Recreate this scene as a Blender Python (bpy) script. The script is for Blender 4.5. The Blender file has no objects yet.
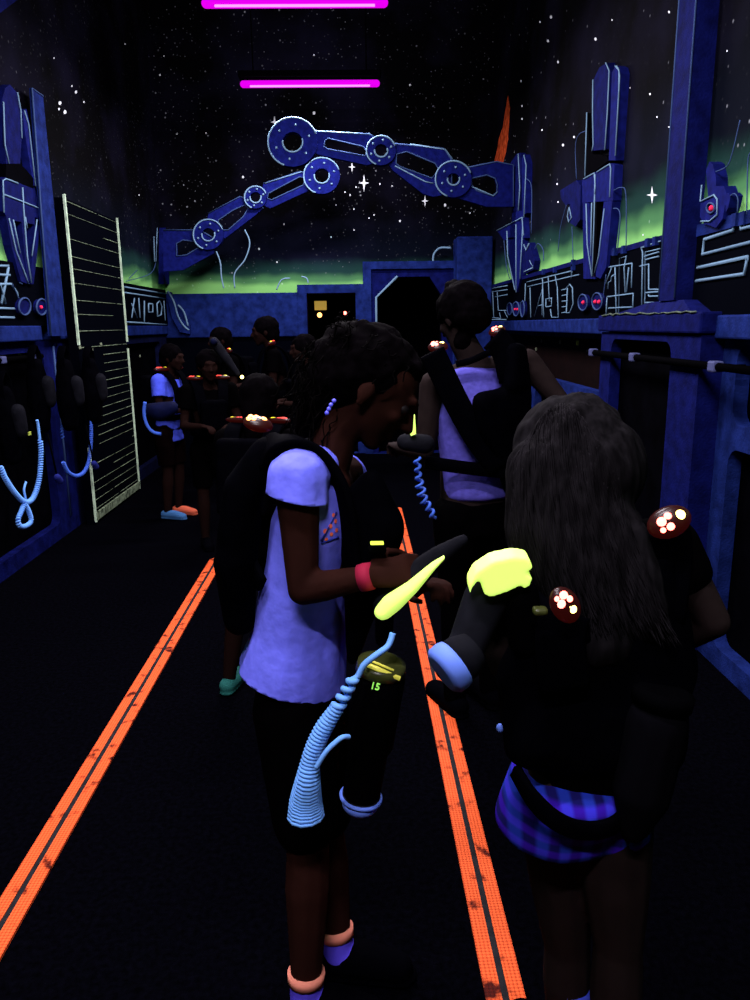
import bpy, bmesh, math, random
import numpy as np
from mathutils import Vector, Matrix, noise
from mathutils.geometry import tessellate_polygon
from mathutils.bvhtree import BVHTree

random.seed(7)
C = bpy.context.scene.collection
PI = math.pi

# ------------------------------------------------------------------ camera
CAMZ, F = 1.48, 760.0
PITCH, YAW = math.radians(13.0), math.radians(1.3)
FW = Vector((math.sin(YAW)*math.cos(PITCH), math.cos(YAW)*math.cos(PITCH), -math.sin(PITCH)))
RT = Vector((math.cos(YAW), -math.sin(YAW), 0))
UP = RT.cross(FW)
ROLL = 0.013
RT, UP = RT*math.cos(ROLL)-UP*math.sin(ROLL), UP*math.cos(ROLL)+RT*math.sin(ROLL)
CP = Vector((0, 0, CAMZ))
cam = bpy.data.cameras.new('camera'); co = bpy.data.objects.new('camera', cam); C.objects.link(co)
co.matrix_world = Matrix.Translation(CP) @ Matrix((RT, UP, -FW)).transposed().to_4x4()
cam.sensor_fit = 'VERTICAL'; cam.sensor_height = 36; cam.lens = 36*F/1000.0
cam.clip_start = 0.02
bpy.context.scene.camera = co

def ray(px, py): return FW*F + RT*(px-375) + UP*(500-py)
def at(px, py, Y):
    d = ray(px, py); return CP + d*(Y/d.y)
def onx(px, py, X):
    d = ray(px, py); return CP + d*(X/d.x)

# ------------------------------------------------------------------ materials
MATS = {}
def mat(name, rgb, rough=0.8, spec=0.15, var=0.0, vscale=8, bump=0.0, bscale=60, emit=None, estr=0, metallic=0):
    m = bpy.data.materials.new(name); m.use_nodes = True
    nt = m.node_tree; N = nt.nodes; L = nt.links; b = N['Principled BSDF']
    b.inputs['Roughness'].default_value = rough
    b.inputs['Specular IOR Level'].default_value = spec
    b.inputs['Metallic'].default_value = metallic
    b.inputs['Base Color'].default_value = (*rgb, 1)
    tc = N.new('ShaderNodeTexCoord')
    if var:
        n = N.new('ShaderNodeTexNoise'); n.inputs['Scale'].default_value = vscale; n.inputs['Detail'].default_value = 6
        L.new(tc.outputs['Object'], n.inputs['Vector'])
        r = N.new('ShaderNodeValToRGB')
        r.color_ramp.elements[0].position = 0.3; r.color_ramp.elements[1].position = 0.7
        r.color_ramp.elements[0].color = (*[c*(1-var) for c in rgb], 1)
        r.color_ramp.elements[1].color = (*[min(1, c*(1+var)) for c in rgb], 1)
        L.new(n.outputs['Fac'], r.inputs['Fac']); L.new(r.outputs['Color'], b.inputs['Base Color'])
    if bump:
        n2 = N.new('ShaderNodeTexNoise'); n2.inputs['Scale'].default_value = bscale
        L.new(tc.outputs['Object'], n2.inputs['Vector'])
        bp = N.new('ShaderNodeBump'); bp.inputs['Strength'].default_value = bump; bp.inputs['Distance'].default_value = 0.01
        L.new(n2.outputs['Fac'], bp.inputs['Height']); L.new(bp.outputs['Normal'], b.inputs['Normal'])
    if emit:
        b.inputs['Emission Color'].default_value = (*emit, 1); b.inputs['Emission Strength'].default_value = estr
    MATS[name] = m
    return m

# colours are how each surface answers to the black light of the room
mat('blue_paint', (0.0065, 0.0155, 0.105), 0.8, 0.03, 0.45, 14, 0.3, 90)
mat('deep_blue_paint', (0.0026, 0.0045, 0.062), 0.8, 0.03, 0.4, 16, 0.3, 90)
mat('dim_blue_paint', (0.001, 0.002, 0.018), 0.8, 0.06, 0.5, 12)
mat('arm_blue', (0.0042, 0.0070, 0.095), 0.8, 0.03, 0.35, 22)
mat('black_paint', (0.0006, 0.0006, 0.0014), 0.85, 0.006, 0.5, 8)
mat('dark_brown_paint', (0.0035, 0.0008, 0.0008), 0.85, 0.04, 0.4, 12)  # dark red-brown backing of the long upper recess
mat('panel_black', (0.0005, 0.0008, 0.0025), 0.8, 0.006)
mat('line_white', (0.15, 0.26, 0.38), 0.7, 0.05)
mat('line_dim', (0.035, 0.065, 0.17), 0.7, 0.05)
mat('line_grey', (0.09, 0.12, 0.09), 0.7, 0.05, 0.5, 30)
mat('upright_green', (0.50, 0.66, 0.48), 0.7, 0.05, 0.3, 20)
mat('slat_line', (0.13, 0.17, 0.11), 0.7, 0.05, 0.9, 25)
mat('star_white', (0.9, 0.95, 1.0), 0.7, 0.0)
mat('flame_paint', (0.42, 0.055, 0.015), 0.8, 0.0, 0.6, 18)
mat('carpet', (0.0006, 0.0006, 0.0016), 0.95, 0.006, 0.6, 60, 0.5, 300)
mat('ceiling_black', (0.0004, 0.0004, 0.0008), 0.9, 0.02)
mat('shirt_white', (0.155, 0.17, 0.98), 0.9, 0.05, 0.10, 50, 0.25, 40)
mat('tank_white', (0.085, 0.075, 0.42), 0.9, 0.05, 0.15, 60, 0.25, 40)
mat('kid_white', (0.06, 0.09, 0.70), 0.9, 0.05, 0.2, 30)
mat('skin_dark', (0.018, 0.0055, 0.0042), 0.8, 0.03, 0.15, 20)
mat('skin_dim', (0.0125, 0.0080, 0.0082), 0.8, 0.03, 0.2, 18)
mat('hair_black', (0.0009, 0.0006, 0.0010), 0.8, 0.006, 0.5, 40)
mat('vest_black', (0.0004, 0.0004, 0.0011), 0.8, 0.006, 0.3, 30)
mat('cloth_black', (0.0005, 0.0004, 0.0006), 0.9, 0.006)
mat('cloth_brown', (0.0025, 0.001, 0.001), 0.9, 0.006)
mat('plastic_black', (0.0006, 0.0006, 0.0010), 0.8, 0.006)
mat('plastic_grey', (0.0048, 0.0050, 0.0080), 0.8, 0.03, 0.3, 25)
mat('cord_blue', (0.17, 0.42, 1.0), 0.6, 0.1)
mat('cord_dim', (0.05, 0.13, 0.62), 0.6, 0.1)
mat('muzzle_blue', (0.12, 0.22, 0.80), 0.6, 0.15)
mat('shell_yellow', (0.72, 1.0, 0.20), 0.5, 0.1, emit=(0.66, 1.0, 0.16), estr=0.75)
mat('yellow_bar', (0.65, 0.6, 0.10), 0.4, 0.2, emit=(0.9, 0.85, 0.1), estr=0.35)
mat('olive_clear', (0.035, 0.04, 0.010), 0.3, 0.3)
mat('label_green', (0.35, 0.9, 0.15), 0.7, 0.0, emit=(0.3, 0.9, 0.1), estr=0.3)
mat('band_pink', (0.30, 0.012, 0.045), 0.7, 0.1)
mat('sock_orange', (0.85, 0.28, 0.20), 0.9, 0.0)
mat('sock_blue', (0.12, 0.08, 0.9), 0.9, 0.0)
mat('cord_shade', (0.015, 0.02, 0.16), 0.8, 0.02)
mat('teal_shoe', (0.015, 0.11, 0.10), 0.8, 0.1)
mat('shoe_white', (0.04, 0.13, 0.32), 0.8, 0.1)
mat('shoe_orange', (0.55, 0.10, 0.05), 0.8, 0.1)
mat('shoe_black', (0.0006, 0.0006, 0.0015), 0.8, 0.006)
mat('led_red', (0.3, 0.01, 0.01), 0.4, 0.3, emit=(1.0, 0.13, 0.10), estr=9)
mat('led_yellow', (0.3, 0.25, 0.01), 0.4, 0.3, emit=(1.0, 0.78, 0.20), estr=6)
mat('led_green', (0.2, 0.3, 0.01), 0.4, 0.3, emit=(0.75, 1.0, 0.10), estr=1.5)
mat('led_orange', (0.3, 0.2, 0.05), 0.4, 0.3, emit=(1.0, 0.35, 0.10), estr=5)
mat('bar_red', (0.3, 0.01, 0.01), 0.5, 0.1, emit=(1.0, 0.07, 0.05), estr=1.8)
mat('bar_yellow', (0.3, 0.25, 0.01), 0.5, 0.1, emit=(0.95, 0.80, 0.04), estr=1.5)
mat('skin_shaded', (0.010, 0.0042, 0.0036), 0.8, 0.02)  # children's skin, darkened in colour to stand for the gloom around them
mat('dome_red', (0.012, 0.003, 0.003), 0.3, 0.25, emit=(1.0, 0.05, 0.03), estr=0.018)
mat('sign_yellow', (0.8, 0.55, 0.10), 0.7, 0.0, emit=(1.0, 0.65, 0.12), estr=0.35)
mat('painted_red', (0.9, 0.03, 0.10), 0.7, 0.0)
mat('print_orange', (0.9, 0.16, 0.08), 0.8, 0.0)
mat('print_navy', (0.02, 0.03, 0.25), 0.8, 0.0)
mat('bead_blue', (0.12, 0.12, 0.95), 0.4, 0.3)
mat('tag_dot', (0.2, 0.24, 0.16), 0.7, 0.0)
mat('tag_yellow', (0.40, 0.50, 0.08), 0.7, 0.0)
mat('clamp_white', (0.06, 0.07, 0.17), 0.6, 0.1)
mat('tube_magenta', (0.1, 0.0, 0.1), 0.5, 0.0, emit=(0.86, 0.0, 0.95), estr=0.95)
mat('tube_core', (0.1, 0.0, 0.1), 0.5, 0.0, emit=(1.0, 0.42, 1.0), estr=1.0)
mat('eye_dark', (0.006, 0.004, 0.005), 0.5, 0.1)
mat('plastic_dim', (0.0016, 0.0015, 0.0026), 0.8, 0.01)
mat('groove_grey', (0.012, 0.012, 0.015), 0.8, 0.1, 0.4, 30)

def mural():
    m = bpy.data.materials.new('space_mural'); m.use_nodes = True
    nt = m.node_tree; N = nt.nodes; L = nt.links; b = N['Principled BSDF']
    b.inputs['Roughness'].default_value = 0.9; b.inputs['Specular IOR Level'].default_value = 0.03
    tc = N.new('ShaderNodeTexCoord')
    def math_(op, a, bb=None, cc=None):
        n = N.new('ShaderNodeMath'); n.operation = op
        for i, v in enumerate((a, bb, cc)):
            if v is None: continue
            if isinstance(v, (int, float)): n.inputs[i].default_value = v
            else: L.new(v, n.inputs[i])
        return n.outputs[0]
    def stars(scale, rad, gain):
        v = N.new('ShaderNodeTexVoronoi'); v.inputs['Scale'].default_value = scale
        L.new(tc.outputs['Object'], v.inputs['Vector'])
        a = math_('SUBTRACT', rad, v.outputs['Distance']); a = math_('MAXIMUM', a, 0.0)
        a = math_('DIVIDE', a, rad)
        s = N.new('ShaderNodeSeparateColor'); L.new(v.outputs['Color'], s.inputs[0])
        w = math_('POWER', s.outputs[0], 2.0)
        return math_('MULTIPLY', math_('MULTIPLY', a, w), gain)
    st = math_('ADD', stars(11, 0.13, 0.8), math_('ADD', stars(24, 0.18, 0.40), stars(5, 0.05, 1.2)))
    # star density follows the painted milky way
    n = N.new('ShaderNodeTexNoise'); n.inputs['Scale'].default_value = 0.9; n.inputs['Detail'].default_value = 4
    L.new(tc.outputs['Object'], n.inputs['Vector'])
    r = N.new('ShaderNodeValToRGB'); r.color_ramp.elements[0].position = 0.40; r.color_ramp.elements[1].position = 0.66
    r.color_ramp.elements[0].color = (0.25, 0.25, 0.25, 1)
    L.new(n.outputs['Fac'], r.inputs['Fac'])
    st = math_('MULTIPLY', st, r.outputs['Color'])
    # nebula
    nb = N.new('ShaderNodeTexNoise'); nb.inputs['Scale'].default_value = 1.6; nb.inputs['Detail'].default_value = 9
    L.new(tc.outputs['Object'], nb.inputs['Vector'])
    rn = N.new('ShaderNodeValToRGB')
    e = rn.color_ramp.elements
    e[0].position = 0.46; e[0].color = (0.0006, 0.0005, 0.0011, 1); e[1].position = 0.80; e[1].color = (0.005, 0.0045, 0.014, 1)
    L.new(nb.outputs['Fac'], rn.inputs['Fac'])
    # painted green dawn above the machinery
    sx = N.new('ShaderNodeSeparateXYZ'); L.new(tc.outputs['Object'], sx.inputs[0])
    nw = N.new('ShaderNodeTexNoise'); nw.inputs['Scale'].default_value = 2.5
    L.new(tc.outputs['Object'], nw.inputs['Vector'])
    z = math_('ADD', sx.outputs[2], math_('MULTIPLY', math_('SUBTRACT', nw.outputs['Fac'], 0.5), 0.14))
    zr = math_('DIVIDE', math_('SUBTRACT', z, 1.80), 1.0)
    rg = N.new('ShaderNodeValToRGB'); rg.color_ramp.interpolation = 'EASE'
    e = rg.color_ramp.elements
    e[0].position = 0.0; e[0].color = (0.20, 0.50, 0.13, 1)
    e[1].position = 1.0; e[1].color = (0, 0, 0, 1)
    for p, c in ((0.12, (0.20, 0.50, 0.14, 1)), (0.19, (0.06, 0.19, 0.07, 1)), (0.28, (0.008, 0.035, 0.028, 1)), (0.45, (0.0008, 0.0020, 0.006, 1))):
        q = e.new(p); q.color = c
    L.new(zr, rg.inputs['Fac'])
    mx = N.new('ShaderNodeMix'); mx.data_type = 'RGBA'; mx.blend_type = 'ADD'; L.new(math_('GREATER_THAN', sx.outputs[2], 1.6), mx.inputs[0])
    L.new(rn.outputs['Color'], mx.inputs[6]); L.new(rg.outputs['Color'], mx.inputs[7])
    cc = N.new('ShaderNodeCombineColor'); 
    L.new(math_('MULTIPLY', st, 0.85), cc.inputs[0]); L.new(math_('MULTIPLY', st, 0.9), cc.inputs[1]); L.new(st, cc.inputs[2])
    mx2 = N.new('ShaderNodeMix'); mx2.data_type = 'RGBA'; mx2.blend_type = 'ADD'; mx2.inputs[0].default_value = 1; mx2.clamp_result = True
    L.new(mx.outputs[2], mx2.inputs[6]); L.new(cc.outputs[0], mx2.inputs[7])
    L.new(mx2.outputs[2], b.inputs['Base Color'])
    MATS['space_mural'] = m
mural()

def tape_mat():
    m = bpy.data.materials.new('orange_strip'); m.use_nodes = True
    nt = m.node_tree; N = nt.nodes; L = nt.links; b = N['Principled BSDF']
    b.inputs['Roughness'].default_value = 0.7; b.inputs['Specular IOR Level'].default_value = 0.1
    tc = N.new('ShaderNodeTexCoord')
    v = N.new('ShaderNodeTexVoronoi'); v.inputs['Scale'].default_value = 105; v.inputs['Randomness'].default_value = 0.0
    L.new(tc.outputs['Object'], v.inputs['Vector'])
    r = N.new('ShaderNodeValToRGB'); e = r.color_ramp.elements
    e[0].position = 0.32; e[0].color = (0.88, 0.125, 0.030, 1); e[1].position = 0.62; e[1].color = (0.42, 0.04, 0.008, 1)
    L.new(v.outputs['Distance'], r.inputs['Fac'])
    n = N.new('ShaderNodeTexNoise'); n.inputs['Scale'].default_value = 16; n.inputs['Detail'].default_value = 8
    L.new(tc.outputs['Object'], n.inputs['Vector'])
    r2 = N.new('ShaderNodeValToRGB'); e = r2.color_ramp.elements
    e[0].position = 0.33; e[0].color = (0.08, 0.03, 0.03, 1); e[1].position = 0.43; e[1].color = (1, 1, 1, 1)
    L.new(n.outputs['Fac'], r2.inputs['Fac'])
    mx = N.new('ShaderNodeMix'); mx.data_type = 'RGBA'; mx.blend_type = 'MULTIPLY'; mx.inputs[0].default_value = 1
    L.new(r.outputs['Color'], mx.inputs[6]); L.new(r2.outputs['Color'], mx.inputs[7])
    L.new(mx.outputs[2], b.inputs['Base Color'])
    bp = N.new('ShaderNodeBump'); bp.inputs['Strength'].default_value = 0.4; bp.inputs['Distance'].default_value = 0.002; bp.invert = True
    L.new(v.outputs['Distance'], bp.inputs['Height']); L.new(bp.outputs['Normal'], b.inputs['Normal'])
    MATS['orange_strip'] = m
tape_mat()

def plaid_mat():
    m = bpy.data.materials.new('plaid'); m.use_nodes = True
    nt = m.node_tree; N = nt.nodes; L = nt.links; b = N['Principled BSDF']
    b.inputs['Roughness'].default_value = 0.9; b.inputs['Specular IOR Level'].default_value = 0.03
    tc = N.new('ShaderNodeTexCoord')
    cols = []
    for d, sc in (('X', 9), ('Z', 11)):
        w = N.new('ShaderNodeTexWave'); w.bands_direction = d; w.inputs['Scale'].default_value = sc
        w.inputs['Distortion'].default_value = 1.2; w.inputs['Detail'].default_value = 2
        L.new(tc.outputs['Object'], w.inputs['Vector'])
        r = N.new('ShaderNodeValToRGB'); e = r.color_ramp.elements
        e[0].position = 0.25; e[0].color = (0.008, 0.007, 0.10, 1)
        e[1].position = 0.75; e[1].color = ((0.02, 0.06, 0.66, 1) if d == 'X' else (0.06, 0.008, 0.66, 1))
        L.new(w.outputs['Fac'], r.inputs['Fac']); cols.append(r.outputs['Color'])
    mx = N.new('ShaderNodeMix'); mx.data_type = 'RGBA'; mx.inputs[0].default_value = 0.5
    L.new(cols[0], mx.inputs[6]); L.new(cols[1], mx.inputs[7]); L.new(mx.outputs[2], b.inputs['Base Color'])
    MATS['plaid'] = m
plaid_mat()

def hair_mat(name, rgb, lo=0.3):
    m = mat(name, rgb, 0.8, 0.012)
    nt = m.node_tree; N = nt.nodes; L = nt.links; b = N['Principled BSDF']
    tc = N.new('ShaderNodeTexCoord'); mp = N.new('ShaderNodeMapping'); mp.inputs['Scale'].default_value = (60, 60, 5)
    L.new(tc.outputs['Object'], mp.inputs[0])
    n = N.new('ShaderNodeTexNoise'); n.inputs['Scale'].default_value = 1.5; n.inputs['Detail'].default_value = 4
    L.new(mp.outputs[0], n.inputs['Vector'])
    r = N.new('ShaderNodeValToRGB'); e = r.color_ramp.elements
    e[0].position = 0.35; e[0].color = (*[c*lo for c in rgb], 1); e[1].position = 0.7; e[1].color = (*rgb, 1)
    L.new(n.outputs['Fac'], r.inputs['Fac']); L.new(r.outputs['Color'], b.inputs['Base Color'])
hair_mat('hair_brown', (0.0085, 0.0075, 0.0095), .35)
hair_mat('hair_soft', (0.0016, 0.0011, 0.0014))

# ------------------------------------------------------------------ mesh helpers
def new_obj(name, me, m, parent=None):
    o = bpy.data.objects.new(name, me); C.objects.link(o)
    if m is not None:
        for k in (m if isinstance(m, (list, tuple)) else [m]): me.materials.append(MATS[k])
    if parent is not None: o.parent = parent
    return o
def obj(name, bm, m, parent=None, smooth=False):
    bmesh.ops.recalc_face_normals(bm, faces=bm.faces)
    # parts of a rooted thing are written in world space and moved under their root
    if parent is not None:
        inv = root_matrix(parent).inverted(); bmesh.ops.transform(bm, matrix=inv, verts=bm.verts)
    me = bpy.data.meshes.new(name); bm.to_mesh(me); bm.free()
    if smooth:
        for p in me.polygons: p.use_smooth = True
    return new_obj(name, me, m, parent)
def root_matrix(o):
    M = Matrix.Identity(4)
    while o is not None:
        M = Matrix.Translation(o.location) @ o.rotation_euler.to_matrix().to_4x4() @ M; o = o.parent
    return M
def thing(name, label, cat, loc=(0, 0, 0), group=None, rotz=0):
    o = bpy.data.objects.new(name, None); C.objects.link(o); o.location = loc; o.rotation_euler = (0, 0, rotz)
    o['label'] = label; o['category'] = cat
    if group: o['group'] = group
    return o
def tag(o, label, cat, group=None):
    o['label'] = label; o['category'] = cat
    if group: o['group'] = group
    return o
def struct(o):
    o['kind'] = 'structure'; return o

def box(bm, a, b, mi=0, bevel=0):
    a, b = Vector(a), Vector(b)
    r = bmesh.ops.create_cube(bm, size=1)
    vs = r['verts']
    s = b-a; c = (a+b)/2
    for v in vs: v.co = Vector((v.co.x*abs(s.x), v.co.y*abs(s.y), v.co.z*abs(s.z))) + c
    fs = set(f for v in vs for f in v.link_faces)
    if bevel:
        es = set(e for f in fs for e in f.edges)
        rr = bmesh.ops.bevel(bm, geom=list(es), offset=bevel, segments=2, affect='EDGES', profile=0.5)
        fs = set(rr['faces']) | set(f for f in fs if f.is_valid)
        vs = list(set(v for f in fs for v in f.verts))
    for f in fs:
        if f.is_valid: f.material_index = mi
    return vs
def tube(bm, pts, r, n=6, mi=0, closed=False):
    pts = [Vector(p) for p in pts]; k = len(pts)
    rings = []; prev = None
    for i, p in enumerate(pts):
        if closed: t = pts[(i+1) % k]-pts[i-1]
        else: t = pts[min(i+1, k-1)]-pts[max(i-1, 0)]
        if t.length < 1e-9: t = Vector((0, 0, 1))
        t.normalize()
        if prev is None:
            a = t.cross(Vector((0.13, 0.2, 0.97)))
            if a.length < 0.1: a = t.cross(Vector((1, 0, 0)))
        else: a = prev-t*prev.dot(t)
        a.normalize(); prev = a; b = t.cross(a)
        rr = r[i] if isinstance(r, (list, tuple)) else r
        rings.append([bm.verts.new(p+(a*math.cos(2*PI*j/n)+b*math.sin(2*PI*j/n))*rr) for j in range(n)])
    m = k if closed else k-1
    for i in range(m):
        A, B = rings[i], rings[(i+1) % k]
        for j in range(n):
            f = bm.faces.new((A[j], A[(j+1) % n], B[(j+1) % n], B[j])); f.material_index = mi; f.smooth = True
    if not closed:
        for R_ in (rings[0], rings[-1]):
            f = bm.faces.new(R_); f.material_index = mi
def band(bm, pts, wdirs, w, t, mi=0):
    """flat strap swept along pts; wdirs gives the width direction"""
    pts = [Vector(p) for p in pts]; k = len(pts); rings = []
    for i, p in enumerate(pts):
        tg = (pts[min(i+1, k-1)]-pts[max(i-1, 0)]).normalized()
        wd = Vector(wdirs[i] if isinstance(wdirs, list) else wdirs); wd = (wd-tg*wd.dot(tg)).normalized()
        nn = tg.cross(wd)
        ww = w[i] if isinstance(w, list) else w
        rings.append([bm.verts.new(p+wd*a*ww/2+nn*b*t/2) for a, b in ((-1, -.6), (-.85, -1), (.85, -1), (1, -.6), (1, .6), (.85, 1), (-.85, 1), (-1, .6))])
    for i in range(k-1):
        for j in range(8):
            f = bm.faces.new((rings[i][j], rings[i][(j+1) % 8], rings[i+1][(j+1) % 8], rings[i+1][j])); f.material_index = mi; f.smooth = True
    bm.faces.new(rings[0]); bm.faces.new(rings[-1])
def cat(pts, n=6, closed=False):
    """Catmull-Rom through pts"""
    pts = [Vector(p) for p in pts]; k = len(pts); out = []
    rng = range(k if closed else k-1)
    for i in rng:
        if closed: p0, p1, p2, p3 = pts[i-1], pts[i], pts[(i+1) % k], pts[(i+2) % k]
        else: p0, p1, p2, p3 = pts[max(i-1, 0)], pts[i], pts[i+1], pts[min(i+2, k-1)]
        for j in range(n):
            t = j/n
            out.append(0.5*((2*p1)+(p2-p0)*t+(2*p0-5*p1+4*p2-p3)*t*t+(3*p1-p0-3*p2+p3)*t**3))
    if not closed: out.append(pts[-1])
    return out
def plate(bm, loops, ext, mi=0):
    """outline with holes, extruded by the vector ext"""
    loops = [[Vector(p) for p in l] for l in loops]; ext = Vector(ext)
    flat = [p for l in loops for p in l]
    A = [bm.verts.new(p) for p in flat]; B = [bm.verts.new(p+ext) for p in flat]
    for t in tessellate_polygon(loops):
        for V in (A, B):
            try:
                f = bm.faces.new([V[i] for i in t]); f.material_index = mi
            except ValueError: pass
    s = 0
    for l in loops:
        n = len(l)
        for i in range(n):
            j = (i+1) % n
            f = bm.faces.new((A[s+i], A[s+j], B[s+j], B[s+i])); f.material_index = mi
        s += n
def circ(cx, cy, r, n=28, a0=0, a1=360, ry=None):
    ry = ry or r
    full = abs(a1-a0) >= 360
    k = n if full else n+1
    return [(cx+r*math.cos(math.radians(a0+(a1-a0)*i/n)), cy-ry*math.sin(math.radians(a0+(a1-a0)*i/n))) for i in range(k)]
def each(name, polys, r, m, parent, n=5, closed=False):
    for l in polys:
        bm = bmesh.new(); tube(bm, l, r, n, 0, closed); obj(name, bm, m, parent)
def PX(X): return lambda l: [onx(x, y, X) for x, y in l]
def PY(Y): return lambda l: [at(x, y, Y) for x, y in l]

# ------------------------------------------------------------------ blob bodies: hulls of ellipsoids, voxel-merged into one skin
_ico = {}
def ico(n):
    if n not in _ico:
        b = bmesh.new(); bmesh.ops.create_icosphere(b, subdivisions=n, radius=1)
        _ico[n] = np.array([v.co[:] for v in b.verts]); b.free()
    return _ico[n]
def E(c, r, R=None, n=2):
    if isinstance(r, (int, float)): r = (r, r, r)
    p = ico(n)*np.array(r)
    if R is not None: p = p @ np.array(R.to_3x3()).T
    return p+np.array(c)
def H(*s): return np.vstack(s)
def chain(*els): return [H(els[i], els[i+1]) for i in range(len(els)-1)]
def limb(*prs): return chain(*[E(p, r) for p, r in prs])
def xf(parts, M):
    A = np.array(M.to_3x3()).T; t = np.array(M.translation)
    return [p @ A + t for p in parts]
def fuse(parts, voxel=0.006, smooth=4, amp=0.0, nscale=20, nz=(1, 1, 1)):
    bm = bmesh.new()
    for p in parts:
        vs = [bm.verts.new(q) for q in p]
        r = bmesh.ops.convex_hull(bm, input=vs, use_existing_faces=False)
        dead = [g for g in r['geom_interior'] if isinstance(g, bmesh.types.BMVert)]
        bmesh.ops.delete(bm, geom=dead, context='VERTS')
    me = bpy.data.meshes.new('tmp'); bm.to_mesh(me); bm.free()
    o = bpy.data.objects.new('tmp', me); C.objects.link(o)
    m = o.modifiers.new('r', 'REMESH'); m.mode = 'VOXEL'; m.voxel_size = voxel
    s = o.modifiers.new('s', 'SMOOTH'); s.factor = 0.5; s.iterations = smooth
    dg = bpy.context.evaluated_depsgraph_get()
    me2 = bpy.data.meshes.new_from_object(o.evaluated_get(dg))
    bpy.data.objects.remove(o); bpy.data.meshes.remove(me)
    bm = bmesh.new(); bm.from_mesh(me2); bpy.data.meshes.remove(me2)
    if amp:
        bm.normal_update()
        for v in bm.verts:
            q = Vector((v.co.x*nz[0], v.co.y*nz[1], v.co.z*nz[2]))*nscale
            v.co += v.normal*(noise.noise(q)+0.5*noise.noise(q*2.1))*amp
    return bm
def remelt(bm, voxel, smooth):
    bmesh.ops.recalc_face_normals(bm, faces=bm.faces)
    me = bpy.data.meshes.new('tmp'); bm.to_mesh(me); bm.free(); o = bpy.data.objects.new('tmp', me); C.objects.link(o)
    m = o.modifiers.new('r', 'REMESH'); m.mode = 'VOXEL'; m.voxel_size = voxel
    k = o.modifiers.new('s', 'SMOOTH'); k.factor = .5; k.iterations = smooth
    me2 = bpy.data.meshes.new_from_object(o.evaluated_get(bpy.context.evaluated_depsgraph_get()))
    bpy.data.objects.remove(o); bm = bmesh.new(); bm.from_mesh(me2); return bm
def cut(bm, c, n, rad=None):
    """remove what lies beyond the plane (c, n), inside rad of c"""
    c, n = Vector(c), Vector(n).normalized()
    if rad: vs = set(v for v in bm.verts if (v.co-c).length < rad)
    else: vs = set(bm.verts)
    es = [e for e in bm.edges if e.verts[0] in vs and e.verts[1] in vs]
    fs = [f for f in bm.faces if all(v in vs for v in f.verts)]
    bmesh.ops.bisect_plane(bm, geom=list(vs)+es+fs, plane_co=c, plane_no=n, clear_outer=True)
def solid(o, t):
    s = o.modifiers.new('thickness', 'SOLIDIFY'); s.thickness = t; s.offset = -1
def frame_of(xdir, up=Vector((0, 0, 1)), loc=(0, 0, 0)):
    x = Vector(xdir).normalized(); y = Vector(up).cross(x).normalized(); z = x.cross(y)
    return Matrix.Translation(loc) @ Matrix((x, y, z)).transposed().to_4x4()

# ================================================================== THE ROOM
XR, XL, YB, YN, ZC = 1.55, -2.15, 9.0, -1.6, 5.2
LZ = 1.50   # ledge top

bm = bmesh.new(); box(bm, (XL-.7, YN-.2, -.1), (XR+.7, YB+2.2, 0)); struct(obj('floor', bm, 'carpet'))
bm = bmesh.new(); box(bm, (XL-.7, YN-.2, ZC), (XR+.7, YB+2.2, ZC+.1)); struct(obj('ceiling', bm, 'ceiling_black'))
bm = bmesh.new(); box(bm, (XL-.7, YN-.2, 0), (XR+.7, YN, ZC)); struct(obj('wall_behind', bm, 'black_paint'))

def sparkle(bm, P, px, py, r, mi=1, spikes=True):
    """painted four-point star on the wall"""
    c = [(px+dx, py+dy) for dx, dy in ([(0, -r*1.6), (r*.22, -r*.22), (r, 0), (r*.22, r*.22), (0, r*1.6), (-r*.22, r*.22), (-r, 0), (-r*.22, -r*.22)] if spikes
         else [(r*math.cos(a*PI/4)*.55, r*math.sin(a*PI/4)*.75) for a in range(8)])]
    vs = [bm.verts.new(p) for p in P(c)]
    f = bm.faces.new(vs); f.material_index = mi

# right wall: deep back, mural above the ledge, painted stars and flame on it
bm = bmesh.new()
box(bm, (XR+.35, YN, 0), (XR+.5, YB, LZ)); box(bm, (XR, YN, LZ), (XR+.5, YB, ZC), 0)
for f in bm.faces:
    f.material_index = 0 if f.calc_center_median().z > LZ else 2
P = PX(XR-.002)
sparkle(bm, P, 652, 195, 5.5)
for x, y, r in ((595.5, 39, 2.2), (548, 41, 2.0), (551, 17, 2.2), (540, 22, 1.5), (558, 62, 1.8), (521, 81, 1.6), (522, 106, 1.4), (522, 119, 1.4),
                (563, 145, 2.0), (574, 137, 1.6), (557, 184, 1.4), (542, 130, 1.4), (650, 94, 1.6), (669, 12, 1.8), (727, 51, 1.3), (657, 117, 1.3),
                (558, 202, 1.3), (669, 127, 1.2), (643, 235, 1.2), (612, 20, 1.2), (630, 88, 1.1)):
    sparkle(bm, P, x, y, r, 1, False)
flame = [(494, 162), (497, 150), (499, 138), (503, 126), (505, 112), (508, 95), (510, 108), (509, 125), (508, 140), (506, 152), (503, 163)]
vs = [bm.verts.new(p) for p in P(flame)]; f = bm.faces.new(vs); f.material_index = 3
struct(obj('wall_right', bm, ['space_mural', 'star_white', 'black_paint', 'flame_paint']))

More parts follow.
